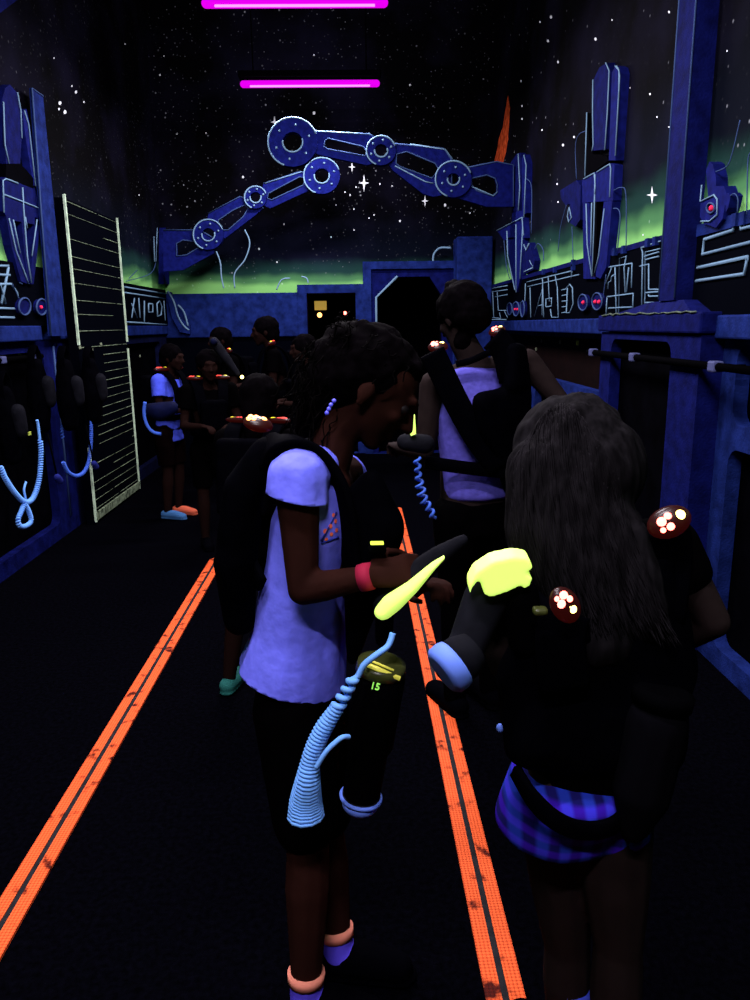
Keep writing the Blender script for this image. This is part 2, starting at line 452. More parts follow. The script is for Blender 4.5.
# left wall
bm = bmesh.new()
box(bm, (XL-.5, YN, 0), (XL-.35, YB, LZ)); box(bm, (XL-.5, YN, LZ), (XL, YB, ZC))
for f in bm.faces: f.material_index = 0 if f.calc_center_median().z > LZ else 2
P = PX(XL+.002)
for x, y, r in ((60, 103, 2.6), (65, 112, 2.8), (59, 109, 1.6), (76, 92, 2.2), (84, 102, 1.3), (159, 75, 1.8), (125, 44, 1.3), (54, 58, 1.2), (72, 86, 1.3), (139, 195, 1.0)):
    sparkle(bm, P, x, y, r, 1, False)
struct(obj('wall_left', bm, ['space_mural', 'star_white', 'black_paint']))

# back wall with its two openings
P = PY(YB)
def rectY(a, b, z0, z1, Y=YB): return [Vector((a, Y, z0)), Vector((b, Y, z0)), Vector((b, Y, z1)), Vector((a, Y, z1))]
def bx_(px): return at(px, 324, YB).x
def bz_(py): return at(358, py, YB).z
dL, dR, dT = bx_(308), bx_(356), bz_(293)
pL, pR = bx_(377), bx_(441); pT, pC = bz_(278), bz_(298)
cL, cR = bx_(397), bx_(428)
bm = bmesh.new()
plate(bm, [rectY(XL-.5, XR+.5, -.05, ZC), rectY(dL, dR, 0.0, dT),
           [Vector((pL, YB, 0)), Vector((pR, YB, 0)), Vector((pR, YB, pC)), Vector((cR, YB, pT)), Vector((cL, YB, pT)), Vector((pL, YB, pC))]], (0, .2, 0))
P = PY(YB-.003)
sparkle(bm, P, 274.5, 122, 4); sparkle(bm, P, 364, 183, 5.5); sparkle(bm, P, 352, 167, 3.6); sparkle(bm, P, 425, 201, 3.6)
for x, y, r in ((314, 113, 2.4), (243, 177, 1.8), (445, 205, 2.2), (380, 184, 1.4), (356, 187, 1.2), (350, 195, 1.4), (354, 209, 1.4), (369, 218, 1.3), (400, 221, 1.6),
                (259, 249, 1.6), (284, 224, 1.3), (354, 230, 1.3), (336, 205, 1.0), (177, 134, 1.2), (164, 56, 1.0), (410, 85, 1.5), (160, 75, 1.5), (314, 55, 1.2),
                (374, 215, 1.2), (206, 133, 1.2), (345, 192, 1.2), (470, 213, 1.2), (331, 237, 1.2), (277, 262, 1.2), (392, 186, 1.1)):
    sparkle(bm, P, x, y, r, 1, False)
bm.normal_update()
for f in bm.faces:
    if abs(f.normal.y) < .5: f.material_index = 2
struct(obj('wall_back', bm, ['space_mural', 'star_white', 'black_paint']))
# dark rooms behind the openings
bm = bmesh.new()
box(bm, (XL-.5, YB+1.9, 0), (XR+.5, YB+2.0, ZC)); box(bm, (dR+.06, YB+.2, 0), (pL-.06, YB+1.9, ZC))
struct(obj('wall_alcove', bm, 'black_paint'))

# back wall band, lower panel, door surrounds and tower
Yf = YB-.06
bm = bmesh.new(); box(bm, (XL, Yf-.04, 1.36), (bx_(300), YB, bz_(292)), 0, .01); struct(obj('trim_1', bm, 'blue_paint'))
bm = bmesh.new(); box(bm, (XL, Yf, 0.0), (bx_(300), YB, 1.36)); struct(obj('trim_2', bm, 'panel_black'))
def surround(name, outer, inner, depth, m, Y=YB):
    bm = bmesh.new(); plate(bm, [outer, inner], (0, -depth, 0)); return struct(obj(name, bm, m))
o0, o1, oz = bx_(299), bx_(365), bz_(284.5)
surround('door_1', [Vector(p) for p in ((o0, YB, 0.001), (o1, YB, 0.001), (o1, YB, oz), (o0, YB, oz))],
         [Vector(p) for p in ((dL, YB, 0.002), (dR, YB, 0.002), (dR, YB, dT), (dL, YB, dT))], .12, 'blue_paint')
q0, q1, qz = bx_(363.5), bx_(453), bz_(263)
arch = [Vector(p) for p in ((pL, YB, .002), (pR, YB, .002), (pR, YB, pC), (cR, YB, pT), (cL, YB, pT), (pL, YB, pC))]
d2 = surround('door_2', [Vector(p) for p in ((q0, YB, 0.001), (q1, YB, 0.001), (q1, YB, qz), (q0, YB, qz))], arch, .14, 'deep_blue_paint')
bm = bmesh.new(); tube(bm, [Vector((pL-.01, YB-.15, .6)), Vector((pL-.01, YB-.15, pC)), Vector((cL, YB-.15, pT+.005))], .014, 6); obj('edge_line', bm, 'line_white', d2)
# raised outer frame of the portal
bm = bmesh.new()
plate(bm, [[Vector(p) for p in ((q0, YB-.14, 0.001), (q1, YB-.14, .001), (q1, YB-.14, qz), (q0, YB-.14, qz))],
           [Vector(p) for p in ((q0+.09, YB-.14, .002), (q1-.02, YB-.14, .002), (q1-.02, YB-.14, qz-.08), (q0+.09, YB-.14, qz-.08))]], (0, -.04, 0))
obj('raised_border', bm, 'blue_paint', d2)
bm = bmesh.new(); box(bm, (bx_(452.5), YB-.35, 0), (bx_(486), YB, bz_(241)), 0, .012); t = struct(obj('trim_3', bm, 'blue_paint'))
bm = bmesh.new(); tube(bm, cat([at(433, 262, YB-.1), at(434, 254, YB-.1), at(440, 248, YB-.1), at(451, 248, YB-.2)], 5), .012); obj('cable', bm, 'line_white', t)

# sign and lamps inside the dark door
o = bmesh.new(); box(o, (at(314.5, 305, 10.2).x, 10.2, at(320, 310, 10.2).z), (at(326.5, 305, 10.2).x, 10.23, at(320, 301, 10.2).z))
s = obj('sign_panel', o, 'sign_yellow'); tag(s, 'small yellow sign above two red lamps in the dark doorway', 'sign')
for x, y, l in ((319.6, 315, 'round red lamp under the yellow sign in the dark doorway'), (345, 313, 'smaller red lamp right of the yellow sign in the doorway')):
    p = at(x, y, 10.2); o = bmesh.new(); r = .032 if x < 330 else .022
    bmesh.ops.create_uvsphere(o, u_segments=14, v_segments=8, radius=r, matrix=Matrix.Translation(p))
    tt = thing('indicator_lamp', l, 'lamp', p)
    obj('lens', o, 'led_orange' if x < 330 else 'led_red', tt, True)
    o = bmesh.new(); bmesh.ops.create_cone(o, cap_ends=True, segments=16, radius1=r*1.5, radius2=r*1.5, depth=.03, matrix=Matrix.Translation(p+Vector((0, .035, 0))) @ Matrix.Rotation(PI/2, 4, 'X'))
    obj('housing', o, 'plastic_black', tt)

# ---------------- lower frames with rounded openings
def rrect(y0, y1, z0, z1, X, r=.07, n=5, rb=None):
    """rounded opening in a side wall (Y,Z)"""
    rb = r if rb is None else rb
    out = []
    for cy, cz, a0, rr in ((y0, z0, 180, rb), (y1, z0, 270, rb), (y1, z1, 0, r), (y0, z1, 90, r)):
        ccy = cy+rr if cy == y0 else cy-rr; ccz = cz+rr if cz == z0 else cz-rr
        for i in range(n+1):
            a = math.radians(a0+90*i/n); out.append(Vector((X, ccy+rr*math.cos(a), ccz+rr*math.sin(a))))
    return out
def rect(y0, y1, z0, z1, X): return [Vector((X, y0, z0)), Vector((X, y1, z0)), Vector((X, y1, z1)), Vector((X, y0, z1))]
T = 3
def trim(bm, m, smooth=False):
    global T; T += 1
    return struct(obj('trim_%d' % T, bm, m))
# right: near frame A, projecting bay B, long frame C
bm = bmesh.new(); plate(bm, [rect(1.0, 3.25, 0, 1.40, XR), rrect(1.2, 3.10, 1.06, 1.385, XR), rrect(1.2, 3.10, .09, .96, XR)], (.06, 0, 0)); trim(bm, 'blue_paint')
bm = bmesh.new(); box(bm, (XR-.10, 3.22, 0), (XR+.2, 3.24, 1.42)); plate(bm, [rect(3.24, 4.52, 0, 1.42, XR-.10), rrect(3.52, 4.36, .16, 1.385, XR-.10)], (.06, 0, 0)); box(bm, (XR-.10, 4.52, 0), (XR+.2, 4.54, 1.42)); trim(bm, 'deep_blue_paint')
bm = bmesh.new(); plate(bm, [rect(4.55, YB-.3, 0, 1.40, XR), rrect(4.78, 8.3, 1.04, 1.37, XR, .05), rrect(4.78, 6.6, .09, .93, XR), rrect(6.8, 8.4, .09, .93, XR)], (.06, 0, 0)); trim(bm, 'blue_paint')
bm = bmesh.new(); box(bm, (XR-.03, 3.3, .1), (XR-.01, 4.5, 1.41)); trim(bm, 'black_paint')  # black sheet added close behind bay B's opening so it reads dark
bm = bmesh.new(); box(bm, (XL-.09, 2.1, .02), (XL-.065, 8.7, 1.36)); trim(bm, 'black_paint')
bm = bmesh.new(); box(bm, (XR+.07, 1.1, .02), (XR+.09, 3.2, 1.40)); trim(bm, 'black_paint')  # black sheet added behind frame A to give its openings their darkness
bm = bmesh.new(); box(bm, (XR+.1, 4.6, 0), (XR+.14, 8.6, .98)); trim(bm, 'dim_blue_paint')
bm = bmesh.new(); box(bm, (XR+.1, 4.6, 1.0), (XR+.14, 8.6, 1.40)); trim(bm, 'dark_brown_paint')
# right ledge in pieces
bm = bmesh.new(); box(bm, (XR-.05, 1.0, 1.405), (XR+.3, 3.215, LZ), 0, .008); trim(bm, 'blue_paint')
bm = bmesh.new(); box(bm, (XR-.05, 4.56, 1.405), (XR+.3, YB-.36, LZ), 0, .008); trim(bm, 'blue_paint')
bm = bmesh.new(); box(bm, (XR-.12, 3.2, 1.425), (XR+.3, 4.56, LZ+.015), 0, .01); trim(bm, 'deep_blue_paint')
# plinth and pillar
bm = bmesh.new()
b0 = [(XR-.12, 3.3), (XR, 3.3), (XR, 4.3), (XR-.12, 4.3)]; b1 = [(XR-.09, 3.45), (XR, 3.45), (XR, 3.85), (XR-.09, 3.85)]
A = [bm.verts.new((x, y, LZ+.016)) for x, y in b0]; B = [bm.verts.new((x, y, LZ+.07)) for x, y in b1]
for i in range(4): bm.faces.new((A[i], A[(i+1) % 4], B[(i+1) % 4], B[i]))
bm.faces.new(A); bm.faces.new(B); trim(bm, 'deep_blue_paint')
bm = bmesh.new(); y0 = 3.53
box(bm, (XR-.10, y0, LZ+.071), (XR, y0+.18, ZC)); pil = trim(bm, 'deep_blue_paint')
bm = bmesh.new(); tube(bm, [Vector((XR-.10, y0+.18, LZ+.08)), Vector((XR-.10, y0+.18, 4.5))], .005, 5); tube(bm, [Vector((XR-.10, y0, LZ+.08)), Vector((XR-.10, y0, 4.5))], .004, 5)
obj('edge_line', bm, 'line_dim', pil)
# ragged glowing paint along the plinth edge
bm = bmesh.new(); pts = []
for i in range(26):
    y = 3.24+i*.05; pts.append(Vector((XR-.122, y, LZ+.017+random.uniform(-.004, .006))))
tube(bm, pts, [random.uniform(.002, .006) for _ in pts], 5); obj('paint_line', bm, 'line_grey', pil)

# left: ledge, frames, blade pillar
bm = bmesh.new(); box(bm, (XL-.3, 1.0, 1.405), (XL+.05, 5.28, LZ), 0, .008); trim(bm, 'blue_paint')
bm = bmesh.new(); box(bm, (XL-.3, 5.5, 1.405), (XL+.03, YB-.1, LZ), 0, .008); trim(bm, 'blue_paint')
bm = bmesh.new(); plate(bm, [rect(2.0, 5.75, 0, 1.40, XL), rrect(2.2, 5.38, .11, 1.33, XL)], (-.06, 0, 0)); trim(bm, 'deep_blue_paint')
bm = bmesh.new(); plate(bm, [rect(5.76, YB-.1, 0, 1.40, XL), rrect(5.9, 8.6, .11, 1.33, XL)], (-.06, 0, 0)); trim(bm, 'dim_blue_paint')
bm = bmesh.new(); tube(bm, [Vector((XL+.004, 5.56, .12)), Vector((XL+.004, 5.56, 1.36))], .008, 5); trim(bm, 'line_dim')
bm = bmesh.new()
P = PX(XL+.075)
plate(bm, [P([(32, 88), (43, 96), (67, 336), (51, 336)])], (-.02, 0, 0)); box(bm, (XL, P([(50, 200)])[0].y-.02, 1.9), (XL+.056, P([(50, 200)])[0].y+.02, 2.3)); pil = trim(bm, 'blue_paint')
bm = bmesh.new(); tube(bm, PX(XL+.078)([(43, 96), (32, 88), (41, 210), (51, 336)]), .006, 5); obj('edge_line', bm, 'line_dim', pil)
# slanting brace high on the left wall
bm = bmesh.new(); plate(bm, [PX(XL+.05)([(-30, 0), (-30, 36), (0, 13), (20, -2), (30, -14), (-10, -16)])], (-.05, 0, 0)); trim(bm, 'deep_blue_paint')

# ---------------- circuit panels between ledge and dawn
def panel_top(X, y0, y1, name, side):
    bm = bmesh.new(); t = .03*(-1 if side > 0 else 1)
    box(bm, (X, y0, LZ+.001), (X+t, y1, 1.885)); return thingless(bm, name)
def thingless(bm, m): return struct(obj('trim_%d' % nextT(), bm, m))
def nextT():
    global T; T += 1; return T
bm = bmesh.new(); box(bm, (XR-.03, 3.75, LZ+.001), (XR, YB-.36, 1.885)); box(bm, (XR-.035, 3.75, 1.86), (XR, YB-.36, 1.89), 1); cR_ = struct(obj('trim_%d' % nextT(), bm, ['panel_black', 'deep_blue_paint']))
bm = bmesh.new(); box(bm, (XR-.03, 1.5, LZ+.001), (XR, 3.5, 1.885)); box(bm, (XR-.035, 1.5, 1.84), (XR, 3.5, 1.89), 1); cN_ = struct(obj('trim_%d' % nextT(), bm, ['panel_black', 'blue_paint']))
bm = bmesh.new(); box(bm, (XL, 2.0, LZ+.001), (XL+.03, 5.70, 1.885)); cL_ = struct(obj('trim_%d' % nextT(), bm, ['panel_black']))
bm = bmesh.new(); box(bm, (XL, 6.9, LZ+.001), (XL+.03, YB-.1, 1.885)); cF_ = struct(obj('trim_%d' % nextT(), bm, ['panel_black']))
def lines(par, P, polys, r, m='line_white', name='circuit_line'):
    bm = bmesh.new()
    for pl in polys: tube(bm, P(pl), r, 5)
    return obj(name, bm, m, par)
PR = PX(XR-.034)
def T1(l, ox=470, oy=120, s=4.41): return [(ox+x/s, oy+y/s) for x, y in l]
def T3(l): return T1(l, 640, 120, 4.545)
lines(cN_, PR, [T3([(430, 470), (425, 500), (293, 542), (285, 610), (510, 553)]), T3([(460, 455), (460, 495), (520, 480)]),
                T3([(262, 672), (490, 622), (476, 700), (255, 732)])], .0075)
bm = bmesh.new()
for x, y in ((435, 448), (473, 440)):
    p = PR([T3([(x, y)])[0]])[0]; box(bm, p-Vector((.01, .018, .03)), p+Vector((.01, .018, .02)))
obj('terminal', bm, 'blue_paint', cN_)
fine = [T3(l) for l in (
    [(8, 840), (12, 600), (5, 580), (95, 550)], [(22, 840), (25, 600), (90, 585)], [(20, 620), (85, 600)], [(25, 635), (85, 620)],
    [(0, 665), (40, 655), (40, 770), (90, 770), (92, 830), (22, 830), (25, 785), (92, 780)], [(38, 795), (42, 802), (92, 800)])]
fine += [T1(l) for l in (
    [(605, 650), (715, 632), (712, 740)], [(640, 650), (645, 850)], [(655, 860), (660, 610), (690, 600), (680, 650), (685, 760)],
    [(605, 780), (720, 765), (718, 830)], [(610, 830), (715, 825)], [(605, 780), (600, 860)], [(640, 680), (625, 690), (622, 710), (612, 715), (608, 745)],
    [(700, 650), (690, 760)], [(625, 650), (600, 720)],
    [(250, 715), (450, 665), (445, 700)], [(255, 735), (480, 682)], [(245, 720), (240, 860)], [(265, 740), (268, 870)],
    [(320, 700), (325, 870)], [(345, 690), (350, 800)], [(375, 680), (385, 740)], [(385, 735), (390, 870), (360, 870), (355, 835)],
    [(285, 865), (320, 745), (318, 860)], [(300, 820), (320, 815)], [(335, 790), (360, 785), (360, 820), (335, 825), (335, 790)],
    [(405, 750), (425, 745)], [(405, 775), (430, 770)], [(405, 800), (430, 797)], [(405, 825), (425, 822)], [(405, 850), (425, 848)],
    [(425, 740), (440, 725), (452, 740), (455, 810), (440, 850), (425, 850), (430, 740)],
    [(85, 745), (165, 730)], [(85, 760), (165, 748)], [(110, 780), (165, 770)], [(85, 745), (90, 880), (160, 880)], [(100, 755), (105, 870)], [(120, 760), (125, 840), (160, 840)],
    [(60, 800), (75, 795), (75, 880)], [(60, 830), (70, 880)], [(130, 850), (135, 875), (90, 870)], [(150, 840), (165, 870)], [(65, 760), (80, 750), (80, 790)])]
lines(cR_, PR, fine, .004)
rl = random.Random(3)
# spiked terminals along the top of the circuit panel
bm = bmesh.new()
for x, y in T1([(640, 570), (680, 560), (455, 620), (455, 640), (325, 660), (375, 650)])+T3([(38, 545), (73, 537)]):
    p = onx(x, y+1, XR-.04); box(bm, p-Vector((.012, .02, .03)), p+Vector((.012, .02, .012)))
obj('terminal', bm, 'blue_paint', cR_)
def T4(l): return T1(l, 0, 60, 3.57)
PL = PX(XL+.034)
lines(cL_, PL, [T4(l) for l in ([(-60, 735), (30, 735)], [(-60, 765), (35, 768)], [(-50, 800), (40, 800), (60, 830), (65, 850)], [(5, 870), (30, 740)], [(-40, 840), (0, 800), (20, 870)],
                                [(-60, 885), (50, 888)], [(-60, 918), (50, 920)], [(160, 800), (165, 850)])], .008)
lines(cF_, PL, [T4(l) for l in ([(445, 810), (590, 835)], [(445, 830), (590, 852)], [(470, 920), (480, 850)], [(470, 870), (490, 920)], [(495, 850), (500, 920)], [(515, 860), (515, 935)],
                                [(530, 870), (545, 870), (545, 900), (530, 900), (530, 870)], [(560, 870), (570, 860), (578, 880), (575, 910), (562, 915), (560, 870)], [(585, 860), (590, 930)], [(450, 935), (595, 945)])], .007)

# ---------------- upright machines on the side walls
def machine(label, P, mk, par_shapes, hl, eyes, wires, side, r=.006, shades=None):
    base = P([mk])[0]
    t = thing('wall_machine', label, 'wall decoration', (base.x, base.y, base.z))
    d = .06 if side > 0 else -.06
    bm = bmesh.new()
    for i_, l in enumerate(par_shapes): plate(bm, [P(l)], (d*1.0, 0, 0), (shades or {}).get(i_, 0))
    obj('body', bm, ['arm_blue', 'deep_blue_paint', 'black_paint', 'blue_paint'], t)
    off = Vector((-.004 if side > 0 else .004, 0, 0))
    each('edge_line', [[p+off for p in P(l)] for l in hl], r*.7, 'line_white', t)
    for (x, y, rx, ry, dots) in eyes:
        bm = bmesh.new(); pts = P(circ(x, y, rx, 16, ry=ry)); plate(bm, [pts], (d*1.3, 0, 0)); 
        tube(bm, [p+off for p in pts], r*.9, 5, 1, True)
        e = obj('eye_pod', bm, ['deep_blue_paint', 'line_dim'], t)
        if dots:
            for dx, dy in dots:
                bm = bmesh.new(); p = P([(x+dx, y+dy)])[0]+off
                bmesh.ops.create_uvsphere(bm, u_segments=8, v_segments=6, radius=.013 if r < .008 else .012, matrix=Matrix.Translation(p))
                obj('red_dot', bm, 'painted_red', e, True)
    if wires:
        each('cable', [cat(P(l), 5) for l in wires], r*.5, 'line_dim', t)
    return t
def T2(l): return T1(l, 560, 50, 6.25)
PM = PX(XR-.05)
machine('tall blue painted machine with twin blades left of the big right pillar', PM, (594, 300),
    [T2([(205, 630), (210, 185), (245, 110), (290, 80), (315, 130), (285, 620)]),
     T2([(305, 690), (325, 140), (345, 100), (370, 110), (380, 150), (345, 690)]),
     T2([(150, 800), (170, 395), (182, 560), (205, 650), (290, 660), (305, 690), (240, 740)]),
     T1([(495, 265), (550, 232), (625, 190), (637, 200), (630, 355), (495, 365)]),
     T1([(497, 366), (522, 366), (545, 560), (550, 700), (500, 700)]),
     T1([(535, 366), (560, 366), (555, 690), (540, 690)]),
     T1([(590, 360), (628, 356), (600, 650), (575, 700), (552, 690), (562, 620)]),
     T1([(398, 310), (470, 265), (488, 290), (485, 440), (465, 470), (435, 450), (440, 370), (420, 375), (400, 345)])],
    [T2([(210, 185), (208, 400), (212, 590), (205, 630)]), T2([(290, 80), (312, 130), (300, 400), (284, 625)]), T2([(350, 100), (372, 125), (378, 160), (350, 660)]), T2([(358, 100), (374, 125), (372, 300)]),
     T2([(172, 390), (160, 790)]), T2([(152, 805), (218, 768), (225, 850), (222, 900)]), T2([(235, 762), (315, 712), (322, 740), (315, 920)]),
     T1([(515, 370), (520, 550), (540, 690)]), T1([(555, 240), (550, 450), (541, 690)]), T1([(595, 390), (570, 600), (548, 690)]), T1([(540, 365), (535, 600)]),
     T1([(440, 385), (432, 420), (438, 450), (450, 430), (440, 385)])],
    [(583.4, 302.5, 4.5, 8, [(.5, 0)]), (597.7, 301.4, 5, 8.5, [(-1.8, .5), (2, .5)])],
    [T1([(470, 260), (465, 120), (480, 65), (512, 48)]), T1([(425, 375), (400, 470), (388, 580)]), T1([(450, 470), (455, 620)]),
     T1([(635, 310), (665, 298), (688, 330), (688, 570)]), T1([(632, 390), (655, 395), (662, 440), (650, 575)]), T1([(600, 680), (585, 800)])], 1, .006, {0: 1, 2: 2, 5: 2, 7: 1})
PM = PX(XR-.05)
machine('smaller blue painted machine beside the back right corner', PM, (516, 308),
    [T1([(178, 190), (205, 150), (220, 145), (228, 200), (215, 400), (185, 410)]), T1([(228, 165), (240, 152), (250, 190), (246, 410), (230, 430)]),
     T1([(118, 488), (235, 428), (240, 520), (150, 530)]), T1([(160, 520), (235, 515), (222, 700), (205, 760), (185, 700)]), T1([(232, 550), (262, 540), (285, 620), (280, 660), (235, 680)]), T1([(185, 400), (232, 400), (235, 450), (185, 450)])],
    [T1([(180, 200), (190, 380)]), T1([(215, 150), (222, 300), (215, 400)]), T1([(240, 155), (250, 200), (240, 430)]), T1([(120, 488), (232, 430), (238, 510)]),
     T1([(165, 490), (168, 600), (200, 750)]), T1([(205, 460), (205, 760)]), T1([(235, 470), (222, 700)]), T1([(240, 550), (250, 575), (262, 545)]), T1([(265, 620), (280, 650), (240, 670)])],
    [(510, 309, 2.5, 6, []), (516.5, 309, 3.2, 7, [(-1, 0.3), (1.4, 0.3)]), (523, 309, 2, 8, [])],
    [T1([(250, 260), (272, 300), (270, 500)]), T1([(285, 570), (300, 545), (322, 570), (325, 620)]), T1([(150, 530), (160, 640), (175, 700)])], 1, .008, {0: 1, 4: 1})
PM = PX(XR-.05)
machine('round blue machine head with one red light, cut by the right picture edge', PM, (725, 270),
    [T3([(300, 230), (315, 190), (330, 200), (345, 260), (345, 300), (380, 300), (395, 340), (375, 450), (345, 490), (290, 470), (272, 440), (275, 380), (310, 350)]),
     T3([(385, 340), (400, 330), (412, 345), (400, 400), (390, 420)])],
    [T3([(285, 295), (278, 370), (340, 340), (355, 360), (355, 430), (320, 460), (280, 460)])],
    [(711.5, 208, 4, 5, [(1.2, .3)])],
    [T3([(345, 235), (395, 210), (420, 150), (455, 0)]), T3([(410, 345), (430, 335), (445, 360), (442, 420)]), T3([(500, 150), (490, 200), (485, 430)])], 1, .005)
PM = PX(XL+.05)
machine('tall blue painted machine with twin blades on the left wall', PM, (30, 300),
    [T4([(22, 370), (8, 140), (18, 100), (35, 88), (60, 115), (70, 150), (78, 280), (72, 370)]), T4([(80, 185), (95, 175), (108, 240), (135, 440), (120, 450), (95, 300)]),
     T4([(5, 425), (20, 418), (60, 435), (72, 440), (80, 445), (125, 455), (140, 540), (140, 590), (30, 570), (12, 540)]), T4([(22, 370), (75, 372), (118, 420), (120, 460), (20, 420)]),
     T4([(22, 555), (45, 565), (85, 720), (100, 800), (75, 790), (40, 660)]), T4([(75, 560), (90, 565), (112, 790), (98, 790)]), T4([(125, 560), (145, 570), (130, 720), (120, 800), (108, 800)])],
    [T4([(10, 150), (15, 300), (30, 370)]), T4([(60, 115), (72, 180), (76, 280)]), T4([(85, 180), (100, 230), (125, 450)]), T4([(12, 545), (8, 430), (20, 424), (62, 440)]), T4([(78, 455), (82, 530), (95, 700), (110, 795)]),
     T4([(30, 565), (55, 680), (90, 770), (100, 800)]), T4([(45, 570), (70, 690)]), T4([(88, 560), (95, 600)]), T4([(130, 570), (112, 700)]), T4([(12, 480), (140, 530)])],
    [(24, 306.5, 6, 8.5, []), (41, 307, 5.2, 8, [(-.6, .3)])],
    [T4([(80, 800), (70, 795)]), T4([(45, 800), (62, 840), (66, 850)])], -1, .007, {0: 1, 2: 1, 3: 2, 4: 1, 5: 1, 6: 1})
# bracket with pipes at the far left corner
PB = PX(XL+.06)
t = machine('blue bracket with looping pipes below the left robot arm', PB, (175, 320),
    [T4([(588, 600), (600, 595), (605, 800), (585, 800)])], [T4([(560, 600), (555, 720)]), T4([(548, 630), (550, 720)])], [], [T4([(560, 700), (540, 760), (450, 790)]), T4([(490, 750), (460, 780)])], -1, .007)
bm = bmesh.new(); Q = PY(YB-.16)
plate(bm, [Q([(166, 292), (171, 292), (180, 318), (190, 325), (190, 334), (180, 332), (172, 318)])], (0, .05, 0)); obj('pipe_shroud', bm, 'blue_paint', t)
bm = bmesh.new()
tube(bm, cat(Q([(168, 291), (174, 302), (178, 316), (184, 326), (189, 330)]), 4), .010); tube(bm, cat(Q([(178, 305), (184, 312), (188, 326)]), 4), .010); obj('pipe', bm, 'line_white', t)

# ---------------- the two robot arms spanning the hall end
def arm(label, Y, shapes, rings, hl, wires, boltr=.022):
    Pp = PY(Y); c = Pp([rings[0][:2]])[0]
    t = thing('robot_arm', label, 'robot arm', c, 'painted robot arms on the back wall')
    for lps in shapes:
        bm = bmesh.new(); plate(bm, [Pp(l) for l in lps], (0, .05, 0)); s = obj('arm_link', bm, 'arm_blue', t)
        each('edge_line', [[p-Vector((0, .004, 0)) for p in Pp(l)] for l in lps[1:]], .006, 'line_dim', s, 5, True)
        each('edge_line', [[p-Vector((0, .004, 0)) for p in Pp(lps[0][:max(3, len(lps[0])//2)])]], .006, 'line_dim', s)
    for (x, y, R, r) in rings:
        bm = bmesh.new()
        plate(bm, [[p-Vector((0, .04, 0)) for p in Pp(circ(x, y, R, 40))], [p-Vector((0, .04, 0)) for p in Pp(circ(x, y, r, 30))]], (0, .09, 0))
        s = obj('joint_ring', bm, 'arm_blue', t)
        each('edge_line', [[p-Vector((0, .043, 0)) for p in Pp(circ(x, y, R, 30, 20, 250))], [p-Vector((0, .043, 0)) for p in Pp(circ(x, y, r, 24, 170, 380))]], .008, 'line_white', s)
        for k in range(6):
            bm = bmesh.new(); a = math.radians(20+60*k); p = Pp([(x+(R+r)/2*math.cos(a), y-(R+r)/2*math.sin(a))])[0]-Vector((0, .045, 0))
            bmesh.ops.create_uvsphere(bm, u_segments=8, v_segments=6, radius=.011, matrix=Matrix.Translation(p))
            obj('bolt', bm, 'line_white', s, True)
    each('edge_line', [[p-Vector((0, .005, 0)) for p in Pp(l)] for l in hl], .006, 'line_white', t)
    each('cable', [cat([p-Vector((0, .02, 0)) for p in Pp(l)], 5) for l in wires], .0075, 'line_white', t)
def TA(l): return T1(l, 150, 0, 3)
def TB(l): return T1(l, 300, 50, 3)
arm('upper blue robot arm reaching in from the right over the doors', 7.45,
    [[TB([(30, 240), (60, 245), (205, 252), (225, 262), (225, 340), (200, 345), (60, 315), (20, 300)]), TB([(75, 272), (85, 265), (190, 290), (202, 305), (195, 318), (85, 298), (72, 290)])],
     [TB([(270, 280), (430, 295), (455, 330), (455, 430), (400, 440), (370, 432), (280, 362), (255, 330)]), TB([(290, 312), (320, 305), (405, 340), (418, 360), (395, 385), (300, 350), (288, 340)])],
     [TB([(505, 352), (590, 335), (640, 345), (640, 470), (560, 470), (460, 440), (440, 420), (490, 380)]), TB([(515, 385), (560, 375), (585, 385), (592, 405), (590, 428), (575, 437), (530, 422), (515, 405)])]],
    [(293, 143, 24.5, 10), (381, 151.5, 14.5, 6.5), (453, 180, 18, 6)],
    [TB([(45, 243), (210, 253)]), TB([(285, 348), (375, 395), (400, 400)]), TB([(330, 283), (435, 298), (458, 328)]), TB([(515, 410), (580, 438), (592, 425)])], [])
arm('lower blue robot arm rising from the left wall', 8.35,
    [[TA([(175, 640), (270, 590), (300, 600), (340, 625), (310, 650), (225, 715), (200, 700), (170, 670)]), TA([(205, 660), (250, 630), (285, 615), (295, 625), (280, 650), (235, 690), (205, 690)])],
     [TA([(340, 550), (450, 515), (480, 520), (480, 570), (360, 625), (330, 610)]), TA([(355, 580), (450, 530), (465, 535), (460, 555), (365, 600), (352, 595)])],
     [TA([(40, 690), (150, 690), (200, 720), (190, 760), (100, 810), (40, 815)]), TA([(80, 730), (100, 720), (135, 725), (150, 740), (110, 765), (80, 768)])]],
    [(322, 176.5, 18, 7.5), (256, 198, 11, 5.5), (209, 235, 15, 6.5)],
    [TA([(345, 550), (455, 515)])],
    [TA([(200, 755), (212, 790), (215, 830), (222, 865)]), TA([(285, 690), (300, 730), (285, 780), (255, 820), (255, 865)]), TA([(380, 870), (395, 840), (420, 835)]), TA([(455, 830), (470, 835), (475, 850)])])

